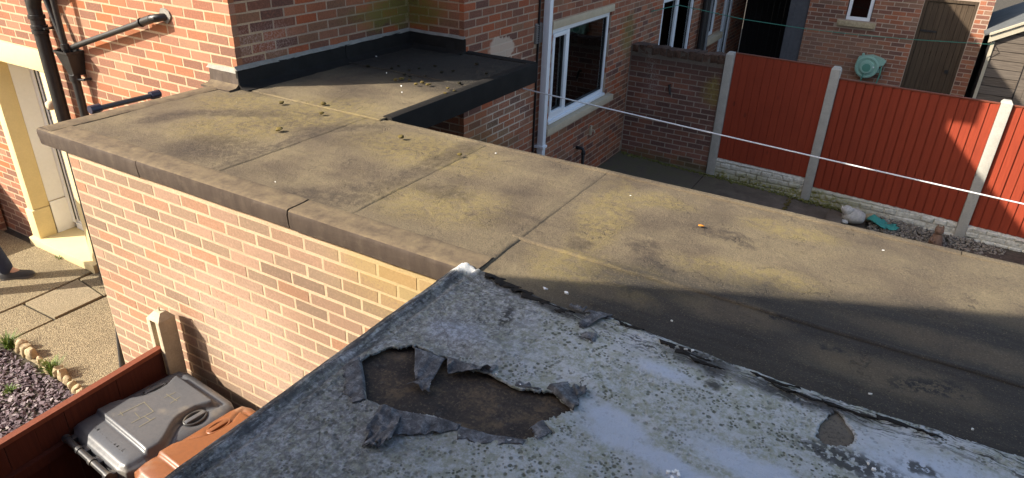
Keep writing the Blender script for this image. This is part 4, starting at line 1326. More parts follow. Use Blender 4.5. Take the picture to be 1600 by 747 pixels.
def flap(base, tip, lift, seed, crump=.010, curl=.0, n=36, k=16):
    """a torn strip of felt folded back from the rim of the tear, creased and ragged at its end"""
    B = [Vector((*p, 0)) for p in base]; T = [Vector((*p, 0)) for p in tip]
    def along(L_, t):
        f = t * (len(L_) - 1); i = min(int(f), len(L_) - 2)
        return L_[i].lerp(L_[i + 1], f - i)
    vs = []; fs = []
    for j in range(k + 1):
        for i in range(n + 1):
            t = i / n
            q = np.array([t * 3.0]); s = j / k * (1 + .55 * fbm(q, q * 0 + seed, 3.1, 4, seed, .65)[0])
            p = along(B, t).lerp(along(T, t), s)
            X1, Y1 = np.array([p.x]), np.array([p.y])
            r1 = abs(fbm(X1, Y1, 19, 3, seed)[0]); r2 = fbm(X1 + 3, Y1, 30, 3, seed + 1)[0]; r3 = abs(fbm(X1 * 2, Y1 + 7, 16, 2, seed + 2)[0])
            px, py = p.x + crump * 1.3 * r2 * s, p.y + crump * 1.3 * (r1 - .12) * s * 2
            up_ = min(1, s / .14); fold = up_ * (1 - .75 * max(0, s - .14) / .86)
            z = GZ + .003 + lift * fold * .5 + lift * curl * s * s + crump * (2.0 * r1 - 1.6 * r3 + .5 * r2) * (.25 + s)
            vs.append((px, py, max(z, GZ - .004 + .003 * s)))
    for j in range(k):
        for i in range(n):
            a = j * (n + 1) + i
            fs.append((a, a + 1, a + n + 2, a + n + 1))
    mbb = MB(); mbb.add(vs, fs)
    o = obj('felt_flap', mbb, M_TORN, gar, smooth=30)
    so = o.modifiers.new('thickness', 'SOLIDIFY'); so.thickness = .0020; so.offset = 1
    return o
flap([(-1.292, 1.335), (-1.21, 1.26), (-1.135, 1.183)], [(-1.302, 1.265), (-1.235, 1.205), (-1.165, 1.152)], .014, 101)
flap([(-1.180, 1.472), (-1.12, 1.476), (-1.055, 1.476)], [(-1.066, 1.330), (-1.045, 1.328), (-1.020, 1.335)], .022, 102, .012)
flap([(-1.058, 1.340), (-1.02, 1.345)], [(-1.085, 1.310), (-1.0, 1.315)], .016, 112, .022, .3)
flap([(-1.055, 1.476), (-.99, 1.482), (-.90, 1.490)], [(-1.005, 1.425), (-.96, 1.440), (-.900, 1.490)], .034, 103, .024, .35)
flap([(-.93, 1.478), (-.89, 1.49)], [(-.925, 1.505), (-.895, 1.53)], .018, 113, .012)
flap([(-1.075, 1.187), (-.95, 1.222), (-.840, 1.240)], [(-1.01, 1.075), (-.93, 1.145), (-.838, 1.218)], .026, 104, .012)
flap([(-1.075, 1.19), (-1.035, 1.20), (-1.0, 1.185)], [(-1.045, 1.07), (-1.0, 1.055), (-.965, 1.075)], .034, 114, .030, .2)
flap([(-1.01, 1.09), (-.975, 1.10)], [(-1.03, 1.045), (-.985, 1.04)], .02, 124, .026, .3)
flap([(-.845, 1.240), (-.75, 1.258), (-.655, 1.290)], [(-.818, 1.190), (-.74, 1.225), (-.655, 1.268)], .013, 105)
flap([(-.712, 1.520), (-.66, 1.50), (-.598, 1.472)], [(-.665, 1.575), (-.625, 1.545), (-.592, 1.505)], .032, 106, .014)
flap([(-.65, 1.575), (-.615, 1.53)], [(-.635, 1.60), (-.595, 1.55)], .022, 116, .024, .2)
flap([(-.652, 1.386), (-.607, 1.356)], [(-.668, 1.345), (-.630, 1.305)], .010, 107)
flap([(-.80, 1.478), (-.73, 1.50)], [(-.80, 1.497), (-.73, 1.512)], .012, 117, .02)
flap([(-.765, 1.995), (-.735, 2.0), (-.705, 2.0)], [(-.782, 1.885), (-.765, 1.88), (-.752, 1.885)], .016, 108, .012)
flap([(-.79, 1.985), (-.70, 2.01)], [(-.79, 1.96), (-.70, 1.985)], .014, 118, .016)
flap([(-.74, 1.865), (-.70, 1.87)], [(-.745, 1.83), (-.69, 1.83)], .008, 119, .016)
flap([(-.86, 1.975), (-.80, 1.97)], [(-.86, 2.0), (-.80, 1.995)], .012, 120, .02)

# slivers of peeled bitumen along the lap by the party line
rs_ = random.Random(12)
for (x, y, L_, w) in [(-1.20, 2.015, .10, .03), (-1.13, 1.995, .12, .028), (-1.06, 1.985, .10, .03), (-.99, 1.965, .12, .026), (-.93, 1.955, .09, .024), (-.87, 1.95, .10, .022), (-.63, 1.985, .12, .014), (-.44, 1.955, .14, .018), (-.38, 1.935, .12, .018), (-.33, 1.915, .12, .016), (-.12, 1.945, .16, .012), (-.04, 1.92, .18, .012), (.10, 1.925, .16, .012), (.26, 1.94, .18, .012)]:
    o = flap([(x - L_ / 2, y + .004), (x, y + rs_.uniform(-.004, .006)), (x + L_ / 2, y - .002)], [(x - L_ / 2 + rs_.uniform(0, .03), y - w), (x, y - w * rs_.uniform(.6, 1.3)), (x + L_ / 2 - rs_.uniform(0, .03), y - w * .4)], .007, rs_.randrange(500), .012, .1, 24, 6)
    o.name = 'peeled_strip'; o.data.materials[0] = M_LEAD
GREEN = [(-3.55, 10.3, 2.12), (-3.5, 11.43, 2.09), (-2.56, 12.0, 1.90), (-1.68, 12.5, 1.79), (-.9, 12.85, 1.735), (-.08, 13.2, 1.71), (1.03, 13.75, 1.69), (1.06, 13.88, 1.69)]
# ================================================================== bin fence beside the paving
nf = thing('bin_fence', 'low brown-red timber fence with a concrete post between the slate bed and the bins', 'fence', (-3.42, 1.9, 0))
def fpt(t, dx=0.0):
    """point on the fence line, t metres from the post towards -Y"""
    return (-3.435 + .055 * t + dx, 1.89 - t)
for i in range(18):
    t0 = i * .15 + .005; t1 = t0 + .146
    x0, y0 = fpt(t0); x1, y1 = fpt(t1)
    b = MB(); th = .016 + .003 * (i % 2)
    vs = [(x0 - .006, y0, .06), (x1 - .010, y1, .06), (x1 + th - .004, y1, .06), (x0 + th, y0, .06)]
    vs += [(p[0], p[1], 1.172 + .001 * (i % 3)) for p in vs]
    b.add(vs, [(3, 2, 1, 0), (4, 5, 6, 7), (0, 1, 5, 4), (1, 2, 6, 5), (2, 3, 7, 6), (3, 0, 4, 7)])
    obj('board', b, M_NFENCE, nf)
for z in (.25, .95):
    b = MB(); x0, y0 = fpt(.01, .016); x1, y1 = fpt(2.7, .016)
    vs = [(x0, y0, z), (x1, y1, z), (x1 + .035, y1, z), (x0 + .035, y0, z)]; vs += [(p[0], p[1], z + .06) for p in vs]
    b.add(vs, [(3, 2, 1, 0), (4, 5, 6, 7), (0, 1, 5, 4), (1, 2, 6, 5), (2, 3, 7, 6), (3, 0, 4, 7)])
    obj('rail', b, M_NFENCE, nf)
b = MB(); x0, y0 = fpt(.0, -.022); x1, y1 = fpt(2.72, -.022); z = 1.176
vs = [(x0, y0, z), (x1, y1, z), (x1 + .05, y1, z), (x0 + .05, y0, z)]; vs += [(p[0] + (.004 if k in (0, 1) else -.004), p[1], z + .024) for k, p in enumerate(vs)]
b.add(vs, [(3, 2, 1, 0), (4, 5, 6, 7), (0, 1, 5, 4), (1, 2, 6, 5), (2, 3, 7, 6), (3, 0, 4, 7)])
obj('capping', b, M_NCAP, nf)
b = MB()
b.box(-3.49, -3.455, 1.88, 1.99, -.05, 1.385, .008); b.box(-3.41, -3.375, 1.88, 1.99, -.05, 1.385, .008); b.box(-3.455, -3.41, 1.925, 1.988, -.05, 1.375)
b.add([(-3.49, 1.88, 1.384), (-3.375, 1.88, 1.384), (-3.375, 1.99, 1.384), (-3.49, 1.99, 1.384), (-3.46, 1.92, 1.425), (-3.405, 1.92, 1.425), (-3.405, 1.96, 1.425), (-3.46, 1.96, 1.425)], [(4, 5, 6, 7), (0, 1, 5, 4), (1, 2, 6, 5), (2, 3, 7, 6), (3, 0, 4, 7)])
obj('post', b, M_POSTSUN, nf, smooth=30)
b = MB(); b.tube([(-3.435, 1.94, 1.42), (-3.43, 1.935, 1.45), (-3.42, 1.93, 1.455), (-3.412, 1.925, 1.44)], .005, 6)
obj('wire_hook', b, M_ROCK, nf)

# ================================================================== wheelie bins
def lobj(name, mb, m, parent, smooth=False, kind=None):
    o = obj(name, mb, m, parent, kind, smooth); o.matrix_parent_inverse = Matrix.Identity(4); return o
def sstep(a, b_, x):
    t = np.clip((x - a) / (b_ - a), 0, 1); return t * t * (3 - 2 * t)
def lid_mesh(m):
    nx, ny = 72, 84
    u, v = np.meshgrid(np.linspace(-1, 1, nx), np.linspace(-1, 1, ny))
    # rounded-rectangle outline
    k = 1 - .06 * np.clip(np.abs(u) - .75, 0, 1) * np.clip(np.abs(v) - .75, 0, 1) * 16
    x = .285 * u * k ; y = .325 * v * k
    e = np.maximum(np.abs(u) ** 9, np.abs(v) ** 11)
    z = 1.068 - .026 * e - .008 * (v < -.6) * (np.abs(v) - .6)
    w = .90 - .38 * sstep(-.40, .22, v) + .12 * sstep(.45, .75, v)
    panel = (1 - sstep(w - .03, w + .03, np.abs(u))) * (1 - sstep(.73, .78, v))
    z = z + .030 * panel * sstep(-.585, -.545, v) + .010 * panel * (1 - sstep(-.62, -.52, v)) * sstep(-.97, -.90, v)
    z = z - .014 * np.exp(-((np.abs(u) - w - .075) / .05) ** 2) * (v > -.6) * (v < .8)
    z = z - .010 * np.exp(-((v - .83) / .035) ** 2) * (np.abs(u) < .8)
    for s in (-1, 1):
        r2 = ((u - s * .70) / .20) ** 2 + ((v - .36) / .20) ** 2
        z = z - .014 * np.exp(-r2 ** 2)
    z = z + .004 * (1 - u * u)
    idx = np.arange(nx * ny).reshape(ny, nx)
    Q = np.stack([idx[:-1, :-1], idx[:-1, 1:], idx[1:, 1:], idx[1:, :-1]], -1).reshape(-1, 4)
    V = np.stack([x.ravel(), y.ravel(), z.ravel()], -1)
    rim = np.concatenate([idx[0, :], idx[1:, -1], idx[-1, -2::-1], idx[-2:0:-1, 0]])
    low = V[rim] * [1.012, 1.012, 1]; low[:, 2] = 1.0
    n = len(V); r = len(rim); a = np.arange(r)
    S = np.stack([rim[(a + 1) % r], rim[a], n + a, n + (a + 1) % r], -1)
    return arr_mesh('lid', np.concatenate([V, low]), np.concatenate([Q, S]), m, True)
def wheelie(loc, rz, label, ml, mtrim, mbody, marks):
    t = thing('wheelie_bin', label, 'wheelie bin', loc, 'wheelie bins by the wall', rz)
    b = MB()
    def rr(hx, hy, cy, z, c=.05): return [(sx * (hx - (c if q else 0)), cy + sy * (hy - (0 if q else c)), z) for sx, sy, q in ((-1, -1, 0), (-1, -1, 1), (1, -1, 1), (1, -1, 0), (1, 1, 0), (1, 1, 1), (-1, 1, 1), (-1, 1, 0))]
    L_ = [rr(.20, .22, .02, .05), rr(.215, .24, .02, .12), rr(.262, .295, .01, .955), rr(.285, .318, .005, .965), rr(.285, .318, .005, .995)]
    b.add([p for q in L_ for p in q], [(8 * i + k, 8 * i + (k + 1) % 8, 8 * i + 8 + (k + 1) % 8, 8 * i + 8 + k) for i in range(4) for k in range(8)] + [tuple(range(8)), tuple(range(32, 40))])
    lobj('body', b, mbody, t, 35)
    o = bpy.data.objects.new('lid', lid_mesh(ml)); link(o, t); o.matrix_parent_inverse = Matrix.Identity(4)
    lid = o
    # hinge handle
    b = MB(); b.tube([(-.215, -.365, 1.04), (.215, -.365, 1.04)], .0165, 14)
    for x in (-.21, -.075, .055, .21): b.tube([(x - .012, -.365, 1.04), (x + .012, -.365, 1.04)], .0215, 14)
    lobj('handle_bar', b, mtrim, t, 40)
    b = MB()
    for x in (-.20, .20): b.box(x - .018, x + .018, -.365, -.28, 1.005, 1.04, .005)
    b.box(-.16, .16, -.35, -.31, .955, .99, .006)
    for x in (-.07, .06): b.box(x - .03, x + .03, -.355, -.30, .985, 1.04, .008)
    lobj('hinge', b, mtrim, t, 40)
    for s in (-1, 1):
        cx, cy, cz = s * .70 * .285, .36 * .325, 1.062
        b = MB(); pth = [(cx + .048 * math.cos(a) * .8, cy + .062 * math.sin(a), cz + .006 + .006 * math.cos(a) * s * -1) for a in [k / 20 * 2 * math.pi for k in range(21)]]
        b.tube(pth, .007, 8, False)
        lobj('lift_handle', b, mtrim, t, 50)
        b = MB(); b.box(cx - .016, cx + .012, cy - .058, cy + .058, cz - .012, cz + .016, .006)
        lobj('lift_grip', b, ml, t, 30)
    for s in (-1, 1):
        b = MB(); b.lathe([(.03, -.025), (.095, -.022), (.1, -.012), (.1, .012), (.095, .022), (.03, .025)], (s * .20, -.24, .10), 'x', 20)
        lobj('wheel', b, M_BLACK, t, 40)
    if marks:
        # illegible raised lettering and a faded painted mark
        b = MB(); x = -.155
        r = random.Random(5)
        for k in range(13):
            w = .013; y0 = -.255
            for q in range(r.choice((2, 3, 3))):
                if r.random() < .5: b.box(x + r.uniform(0, w * .7), x + r.uniform(0, w * .7) + .004, y0, y0 + .022, 1.072, 1.0794)
                else: yy = y0 + r.choice((0, .009, .018)); b.box(x, x + w, yy, yy + .004, 1.072, 1.0793 + .0001 * q)
            x += .0235 if k != 8 else .032
        lobj('raised_lettering', b, ml, t, False, 'stuff')
        b = MB()
        def zt(xx, yy): return 1.1003 + .004 * (1 - (xx / .285) ** 2)
        for (xa, ya, xb, yb) in ((-.10, -.14, -.09, .005), (-.09, .0, .02, -.01), (.015, -.13, .02, -.008), (.02, -.06, .075, -.055), (.075, -.12, .072, -.03), (-.115, -.12, -.075, -.125), (-.05, -.075, .01, -.08), (-.06, .11, .04, .115), (-.04, .085, -.035, .15), (.03, .08, .02, .145)):
            L_ = math.hypot(xb - xa, yb - ya); nx_, ny_ = -(yb - ya) / L_ * .0017, (xb - xa) / L_ * .0017
            b.add([(xa + nx_, ya + ny_, zt(xa, ya)), (xa - nx_, ya - ny_, zt(xa, ya)), (xb - nx_, yb - ny_, zt(xb, yb)), (xb + nx_, yb + ny_, zt(xb, yb))], [(0, 1, 2, 3)])
        lobj('painted_mark', b, simple('faded_yellow_paint', (.20, .18, .12), .8, 120, .3), t)
    b = MB(); b.box(.05, .085, .225, .231, 1.066, 1.070)
    lobj('small_label', b, M_WHITEFLK, t)
    return t
wheelie((-3.09, 1.585, 0), R(-5.5), 'dark grey wheelie bin with a scuffed lid beside the low timber fence', M_BIN, M_BINTRIM, M_BINBODY, True)
wheelie((-2.495, 1.545, .035), R(-5.5), 'orange-brown wheelie bin half hidden under the grey roof edge', M_BBIN, M_BBIN, M_BBIN, False)
mb = MB(); mb.box(-3.36, -1.32, -3, 2.03, -.05, -.001)
obj('bin_yard', mb, M_AGG, None, 'structure')

# ================================================================== back yard
mb = MB()
def gz(x): return .06 - .045 * (x + 2)
for (x0, x1, y0, y1, dz) in ((-3.55, -2.2, 3.4, 9.62, 0), (-2.19, -.98, 3.4, 9.55, .002), (-.97, -.35, 3.4, 9.55, -.012), (-.34, 4.5, 3.4, 9.55, -.03)):
    mb.add([(x0, y0, gz(x0) + dz), (x1, y0, gz(x1) + dz), (x1, y1, gz(x1) + dz), (x0, y1, gz(x0) + dz), (x0, y0, -.05), (x1, y0, -.055), (x1, y1, -.055), (x0, y1, -.05)], [(0, 1, 2, 3), (0, 4, 5, 1), (1, 5, 6, 2), (2, 6, 7, 3), (3, 7, 4, 0)])
obj('yard_paving', mb, M_YARD, None, 'structure')
yw = thing('yard_wall', 'old dark brick yard wall with a broken mossy coping between house and red fence', 'wall', (-2.9, 9.7, 0))
mb = MB(); mb.box(-3.559, -2.21, 9.637, 9.83, -.05, 1.72)
yb = obj('wall', mb, M_MO_YARD, yw)
lw = Wall(yb, (0, 9.637), 0, -3.545, -2.212, .08, 1.65, .02, [], M_BR_YARD, None, .06)
lay([lw])
for i in range(13):
    x = -3.54 + i * .1035
    h = random.uniform(.085, .11)
    b = MB(); b.box(x, x + .098, 9.628 + random.uniform(0, .012), 9.84, 1.642, 1.648 + h, .008)
    bm = bmesh.new(); 
    me = b.mesh('coping_brick', M_COPE, 40)
    for v_ in me.vertices:
        n_ = fbm(np.array([v_.co.x * 1.0]), np.array([v_.co.y + v_.co.z * 2]), 18, 3, i)[0]
        v_.co += Vector((n_ * .03, n_ * .03, n_ * .05))
    bm.free()
    link(bpy.data.objects.new('coping_brick', me), yw)
b = MB(); b.tube([(-2.915, 9.64, 1.25), (-2.915, 9.60, 1.25), (-2.905, 9.585, 1.24), (-2.88, 9.58, 1.13)], .016, 8)
obj('iron_hook', b, M_BLACK, yw)

fence = thing('red_fence', 'red stained board fence with concrete posts and rock-faced gravel boards', 'fence', (0, 9.66, 0))
POSTS = [(-2.195, 1.82), (-.865, 1.815), (1.0, 1.70), (2.85, 1.70)]
for (x, zt) in POSTS:
    b = MB(); b.box(x, x + .115, 9.595, 9.72, gz(x) - .08, zt - .03, .008)
    b.add([(x, 9.595, zt - .031), (x + .115, 9.595, zt - .031), (x + .115, 9.72, zt - .031), (x, 9.72, zt - .031), (x + .02, 9.62, zt), (x + .095, 9.62, zt), (x + .095, 9.70, zt), (x + .02, 9.70, zt)], [(4, 5, 6, 7), (0, 1, 5, 4), (1, 2, 6, 5), (2, 3, 7, 6), (3, 0, 4, 7)])
    obj('post', b, M_CONC, fence, smooth=30)
for (xa, xb, za0, za1, zt0, zt1, nb) in ((-2.078, -.868, .335, .305, 1.808, 1.795, 12), (-.748, .998, .195, .14, 1.665, 1.648, 17), (1.118, 2.848, .13, .07, 1.645, 1.63, 17)):
    wd_ = (xb - xa) / nb; flat = nb == 12
    for i in range(nb):
        x0 = xa + i * wd_; x1 = x0 + wd_
        f0, f1 = i / nb, (i + 1) / nb
        zb0, zb1 = za0 + (za1 - za0) * f0, za0 + (za1 - za0) * f1
        t0, t1 = zt0 + (zt1 - zt0) * f0, zt0 + (zt1 - zt0) * f1
        a, c = (.002, .006) if flat else (.0, .014)       # feather-edge: thick edge stands proud
        g_ = .002 if flat else .005
        jit = random.uniform(-.002, .002)
        b = MB()
        g0 = .0015 if flat else .0045
        for (xx0, xx1, y0, y1, y2) in ((x0 + g0, x1 - g0 * .6, 9.632 + c + jit, 9.632 + a + jit, 9.652), (x0 - .001, x1 + .001, 9.6525 + .001 * (i % 2), 9.6525 + .001 * (i % 2), 9.6555)):
            vs = [(xx0, y0, zb0), (xx1, y1, zb1), (xx1, y2, zb1), (xx0, y2, zb0), (xx0, y0, t0), (xx1, y1, t1), (xx1, y2, t1), (xx0, y2, t0)]
            b.add(vs, [(3, 2, 1, 0), (4, 5, 6, 7), (0, 1, 5, 4), (1, 2, 6, 5), (2, 3, 7, 6), (3, 0, 4, 7)])
        obj('board', b, M_FENCE, fence)
    b = MB()
    vs = [(xa, 9.628, zt0 + .001), (xb, 9.628, zt1 + .001), (xb, 9.668, zt1 + .001), (xa, 9.668, zt0 + .001), (xa, 9.628, zt0 + .014), (xb, 9.628, zt1 + .014), (xb, 9.668, zt1 + .014), (xa, 9.668, zt0 + .014)]
    b.add(vs, [(3, 2, 1, 0), (4, 5, 6, 7), (0, 1, 5, 4), (1, 2, 6, 5), (2, 3, 7, 6), (3, 0, 4, 7)])
    obj('capping', b, M_NCAP, fence)
    for z in (.35, .8):
        b = MB(); b.box(xa, xb, 9.656, 9.69, za0 + z, za0 + z + .06); obj('rail', b, M_FENCE, fence)
    # gravel board: cast rock face of uneven stones
    def zrock(X, Z, xa=xa):
        row = np.floor((Z + .4) / .075); off = (row % 2) * .06
        cu = np.floor((X + off + .02 * np.sin(row * 7)) / .145)
        hsh = (np.sin(cu * 127.1 + row * 311.7) * 43758.5) % 1.0
        fu = ((X + off + .02 * np.sin(row * 7)) / .145) % 1.0; fv = ((Z + .4) / .075) % 1.0
        ed = np.minimum(np.minimum(fu, 1 - fu) * .145, np.minimum(fv, 1 - fv) * .075)
        return (.010 + .022 * hsh) * np.clip(ed / .014, 0, 1) ** .6 + .012 * fbm(X, Z, 22, 4, 31)
    zb = min(gz(xa), gz(xb)) - .06
    nx = int((xb - xa) / .012); nz = 30
    Xg, Tg = np.meshgrid(np.linspace(xa, xb, nx), np.linspace(0, 1, nz))
    zt_ = za0 + (za1 - za0) * (Xg - xa) / (xb - xa) - .004
    Zg = zb + (zt_ - zb) * Tg
    Yg = 9.632 - zrock(Xg, Zg)
    Yg[-1, :] = 9.655; Yg[-2, :] = 9.634
    idx = np.arange(nx * nz).reshape(nz, nx)
    Q = np.stack([idx[:-1, :-1], idx[:-1, 1:], idx[1:, 1:], idx[1:, :-1]], -1).reshape(-1, 4)
    link(bpy.data.objects.new('gravel_board', arr_mesh('gravel_board', np.stack([Xg.ravel(), Yg.ravel(), Zg.ravel()], -1), Q, M_GB, False)), fence)

# moss and dirt at the foot of wall and fence
def scatter(name, n, fx, s0, s1, m, seed, kind='stuff'):
    r = np.random.default_rng(seed)
    bm = bmesh.new(); bmesh.ops.create_icosphere(bm, subdivisions=1, radius=1)
    bv = np.array([v.co[:] for v in bm.verts]); bf = np.array([[v.index for v in f.verts] for f in bm.faces]); bm.free()
    P = fx(r, n)
    S = r.uniform(s0, s1, n)
    V = bv[None] * S[:, None, None] * r.uniform(.6, 1.3, (n, 1, 3)) * (1 + .35 * (r.random((n, len(bv), 1)) - .5)) * np.array([1, 1, .7]) + P[:, None, :]
    F = (np.arange(n)[:, None, None] * len(bv) + bf[None]).reshape(-1, 3)
    return link(bpy.data.objects.new(name, arr_mesh(name, V.reshape(-1, 3), F, m, False)), None, kind)
def f1(r, n):
    x = r.uniform(-3.5, -.1, n); y = 9.60 - np.abs(r.normal(0, .035, n)) - .02; return np.stack([x, y, gz(x) + r.uniform(-.005, .012, n)], -1)
scatter('wall_foot_moss', 500, f1, .008, .026, M_MOSSG, 5)
def f2(r, n):
    x = r.uniform(.05, 1.55, n); y = 9.56 - r.uniform(0, .75, n); return np.stack([x, y, gz(x) - .02 + r.uniform(-.01, .035, n) + .05 * np.exp(-((y - 9.5) / .2) ** 2)], -1)
scatter('pebbles', 2600, f2, .010, .026, M_PEBBLE, 6)
def f3(r, n):
    x = -.975 + r.normal(0, .015, n); y = r.uniform(8.3, 9.55, n); return np.stack([x, y, gz(x) + r.uniform(-.01, .008, n)], -1)
scatter('joint_moss', 160, f3, .006, .02, M_MOSS, 7)

# garden ornaments
b = MB(); b.box(-.46, -.27, 8.95, 9.35, gz(-.35) - .03, gz(-.35) + .045, .008)
tag(obj('paving_block', b, M_YARD, smooth=30), 'reddish grey paving block lying beside the white ornament', 'block')
dog = thing('garden_ornament', 'white rounded animal ornament sitting at the foot of the red fence', 'ornament', (-.17, 9.25, gz(-.17)))
me = rock_mesh('body', .135, .105, .095, M_WHSTONE, 71, 3, .22); o = link(bpy.data.objects.new('body', me), dog); o.matrix_parent_inverse = Matrix.Identity(4); o.location = (.02, 0, .085)
me = rock_mesh('head', .075, .075, .062, M_WHSTONE, 72, 3, .24); o = link(bpy.data.objects.new('head', me), dog); o.matrix_parent_inverse = Matrix.Identity(4); o.location = (-.07, -.03, .155)
for s in (-1, 1):
    me = rock_mesh('ear', .016, .03, .04, M_WHSTONE, 74, 2, .1); o = link(bpy.data.objects.new('ear', me), dog); o.matrix_parent_inverse = Matrix.Identity(4); o.location = (-.07 + s * .065, -.03, .165)
me = rock_mesh('paw', .05, .035, .03, M_WHSTONE, 75, 2, .1); o = link(bpy.data.objects.new('paw', me), dog); o.matrix_parent_inverse = Matrix.Identity(4); o.location = (-.07, -.09, .02)
o = bpy.data.objects.new('rock', rock_mesh('rock', .09, .07, .06, M_ROCK, 77, 3, .3)); o.location = (.06, 9.42, gz(0) + .05); COL.objects.link(o)
tag(o, 'grey-brown rock between the white ornament and the teal cloth', 'rock')
nx, ny = 34, 26
X_, Y_ = np.meshgrid(np.linspace(-1, 1, nx), np.linspace(-1, 1, ny))
Zc = gz(.2) + .02 + np.maximum(0, .10 * np.exp(-((X_ + .5) / .45) ** 2 - (Y_ / .7) ** 2) + .07 * fbm(X_, Y_, 2.6, 4, 90) + .03)
k_ = 1 - .25 * fbm(X_, Y_, 2, 3, 91) * 2
idx = np.arange(nx * ny).reshape(ny, nx)
Q = np.stack([idx[:-1, :-1], idx[:-1, 1:], idx[1:, 1:], idx[1:, :-1]], -1).reshape(-1, 4)
Q = Q[(np.hypot(X_[:-1, :-1], Y_[:-1, :-1]) < .98 + .3 * fbm(X_[:-1, :-1], Y_[:-1, :-1], 3, 2, 92)).ravel()]
o = link(bpy.data.objects.new('cloth', arr_mesh('cloth', np.stack([(.19 + .18 * X_ * k_).ravel(), (9.32 + .13 * Y_ * k_).ravel(), Zc.ravel()], -1), Q, M_TEAL, True)))
so = o.modifiers.new('thickness', 'SOLIDIFY'); so.thickness = .004
tag(o, 'crumpled teal cloth lying by the pebbles under the red fence', 'cloth')
fig = thing('figurine', 'small brown upright figurine standing among the pebbles by the fence', 'ornament', (.80, 9.18, gz(.8)))
b = MB(); b.lathe([(.06, 0), (.075, .02), (.07, .08), (.055, .14), (.035, .17)], (0, 0, 0), 'z', 16); lobj('body', b, M_FIG, fig, 50)
b = MB(); b.lathe([(.02, .165), (.045, .185), (.052, .215), (.045, .245), (.02, .262)], (0, 0, 0), 'z', 16); lobj('head', b, M_FIG, fig, 50)
for s in (-1, 1):
    b = MB(); b.lathe([(.02, .24), (.014, .265), (.004, .29)], (s * .028, 0, 0), 'z', 10); lobj('ear', b, M_FIG, fig, 50)
b = MB(); b.tube([(-.05, -.03, .12), (-.06, -.07, .09), (-.02, -.085, .09)], .016, 8); lobj('paw', b, M_FIG, fig, 50)

# ================================================================== neighbouring house and yard
nh = thing('brick_house', 'attached brick house beyond the yard wall with white framed glass doors', 'house', (-3.56, 13, 0))
NO = [(10.84, 12.54, .1, 2.25), (13.60, 14.12, 1.24, 2.40), (14.66, 15.44, .0, 2.30)]
mb = MB(); slab_wall(mb, 'y', -3.83, -3.56, 9.622, 16.66, -.05, 5.45, NO)
n1 = obj('wall', mb, M_MO_RED, nh)
W = [Wall(n1, (-3.56, 0), R(90), 9.605, 16.65, .3, 2.7, 2.315, NO + [(13.5, 14.62, 1.10, 1.235)], M_BR_RED, lambda px, py, x, y, z: py > 90 or px < 985, .0)]
lay(W)
mb = MB()
xe = -3.26; zt = 5.47 + (xe + 7.6) * .68
mb.prism([(xe, 5.40), (xe, 5.47), (-7.6, zt), (-11.3, zt - 3.7 * .68), (-11.3, zt - 3.7 * .68 - .07), (-7.6, zt - .09)], 'y', 9.622, 16.9)
obj('roof', mb, M_TILE, nh)
b = MB(); b.box(-11, -3.84, 16.4, 16.65, -.05, 5.44); b.box(-11, -10.75, 9.63, 16.4, -.05, 5.44); obj('wall', b, M_MO_RED, nh)
def opening(y0, y1, z0, z1, t, mid, name):
    b = MB(); frame_y(b, -3.64, -3.57, y0, y1, z0, z1, t)
    for m_ in mid: b.box(-3.638, -3.572, m_ - t * .8, m_ + t * .8, z0 + t, z1 - t)
    f = obj(name, b, M_UPVC, nh)
    e = [y0 + t] + [q for m_ in mid for q in (m_ - t * .8, m_ + t * .8)] + [y1 - t]
    for k in range(0, len(e), 2):
        b = MB(); b.box(-3.612, -3.606, e[k], e[k + 1], z0 + t, z1 - t); obj('pane', b, M_GLASS, f)
        b = MB(); b.box(-3.631, -3.600, e[k], e[k] + .018, z0 + t, z1 - t); b.box(-3.631, -3.600, e[k + 1] - .018, e[k + 1], z0 + t, z1 - t); obj('gasket', b, M_BLACK, f)
    return f
opening(10.86, 12.52, .1, 2.24, .075, [11.62], 'glass_door')
opening(13.62, 14.11, 1.245, 2.39, .06, [], 'window')
o = opening(14.68, 15.42, .0, 2.29, .10, [14.98], 'door')
b = MB(); b.box(-3.60, -3.47, 13.5, 14.60, 1.11, 1.23, .008); obj('window_sill', b, M_SAND, nh, smooth=30)
b = MB(); b.box(-5.4, -5.3, 9.7, 16.3, 0, 2.6); b.box(-5.3, -3.84, 9.7, 16.3, 2.6, 2.7); b.box(-5.3, -3.84, 9.7, 16.3, -.04, 0)
for y in (9.7, 13.0, 14.35, 16.2): b.box(-5.3, -3.84, y, y + .1, 0, 2.6)
obj('room', b, M_DARKROOM, nh)
b = MB()
for i in range(14): b.tube([(-3.80 - .02 * (i % 2), 10.98 + i * .035, .12), (-3.80 - .02 * (i % 2), 10.98 + i * .035, 2.2)], .018, 8)
obj('curtain', b, M_CURTAIN, nh, smooth=60)
b = MB(); b.tube([(-3.48, 13.00, -.05), (-3.48, 13.00, 3.6)], .055, 14); b.tube([(-3.50, 13.20, -.05), (-3.50, 13.20, 3.6)], .05, 14)
obj('soil_pipe', b, M_BLACK, nh, smooth=40)
b = MB(); b.tube([(-3.49, 13.40, -.05), (-3.49, 13.40, 3.6)], .035, 12)
obj('downpipe', b, simple('grey_pipe', (.20, .20, .20), .5), nh, smooth=40)

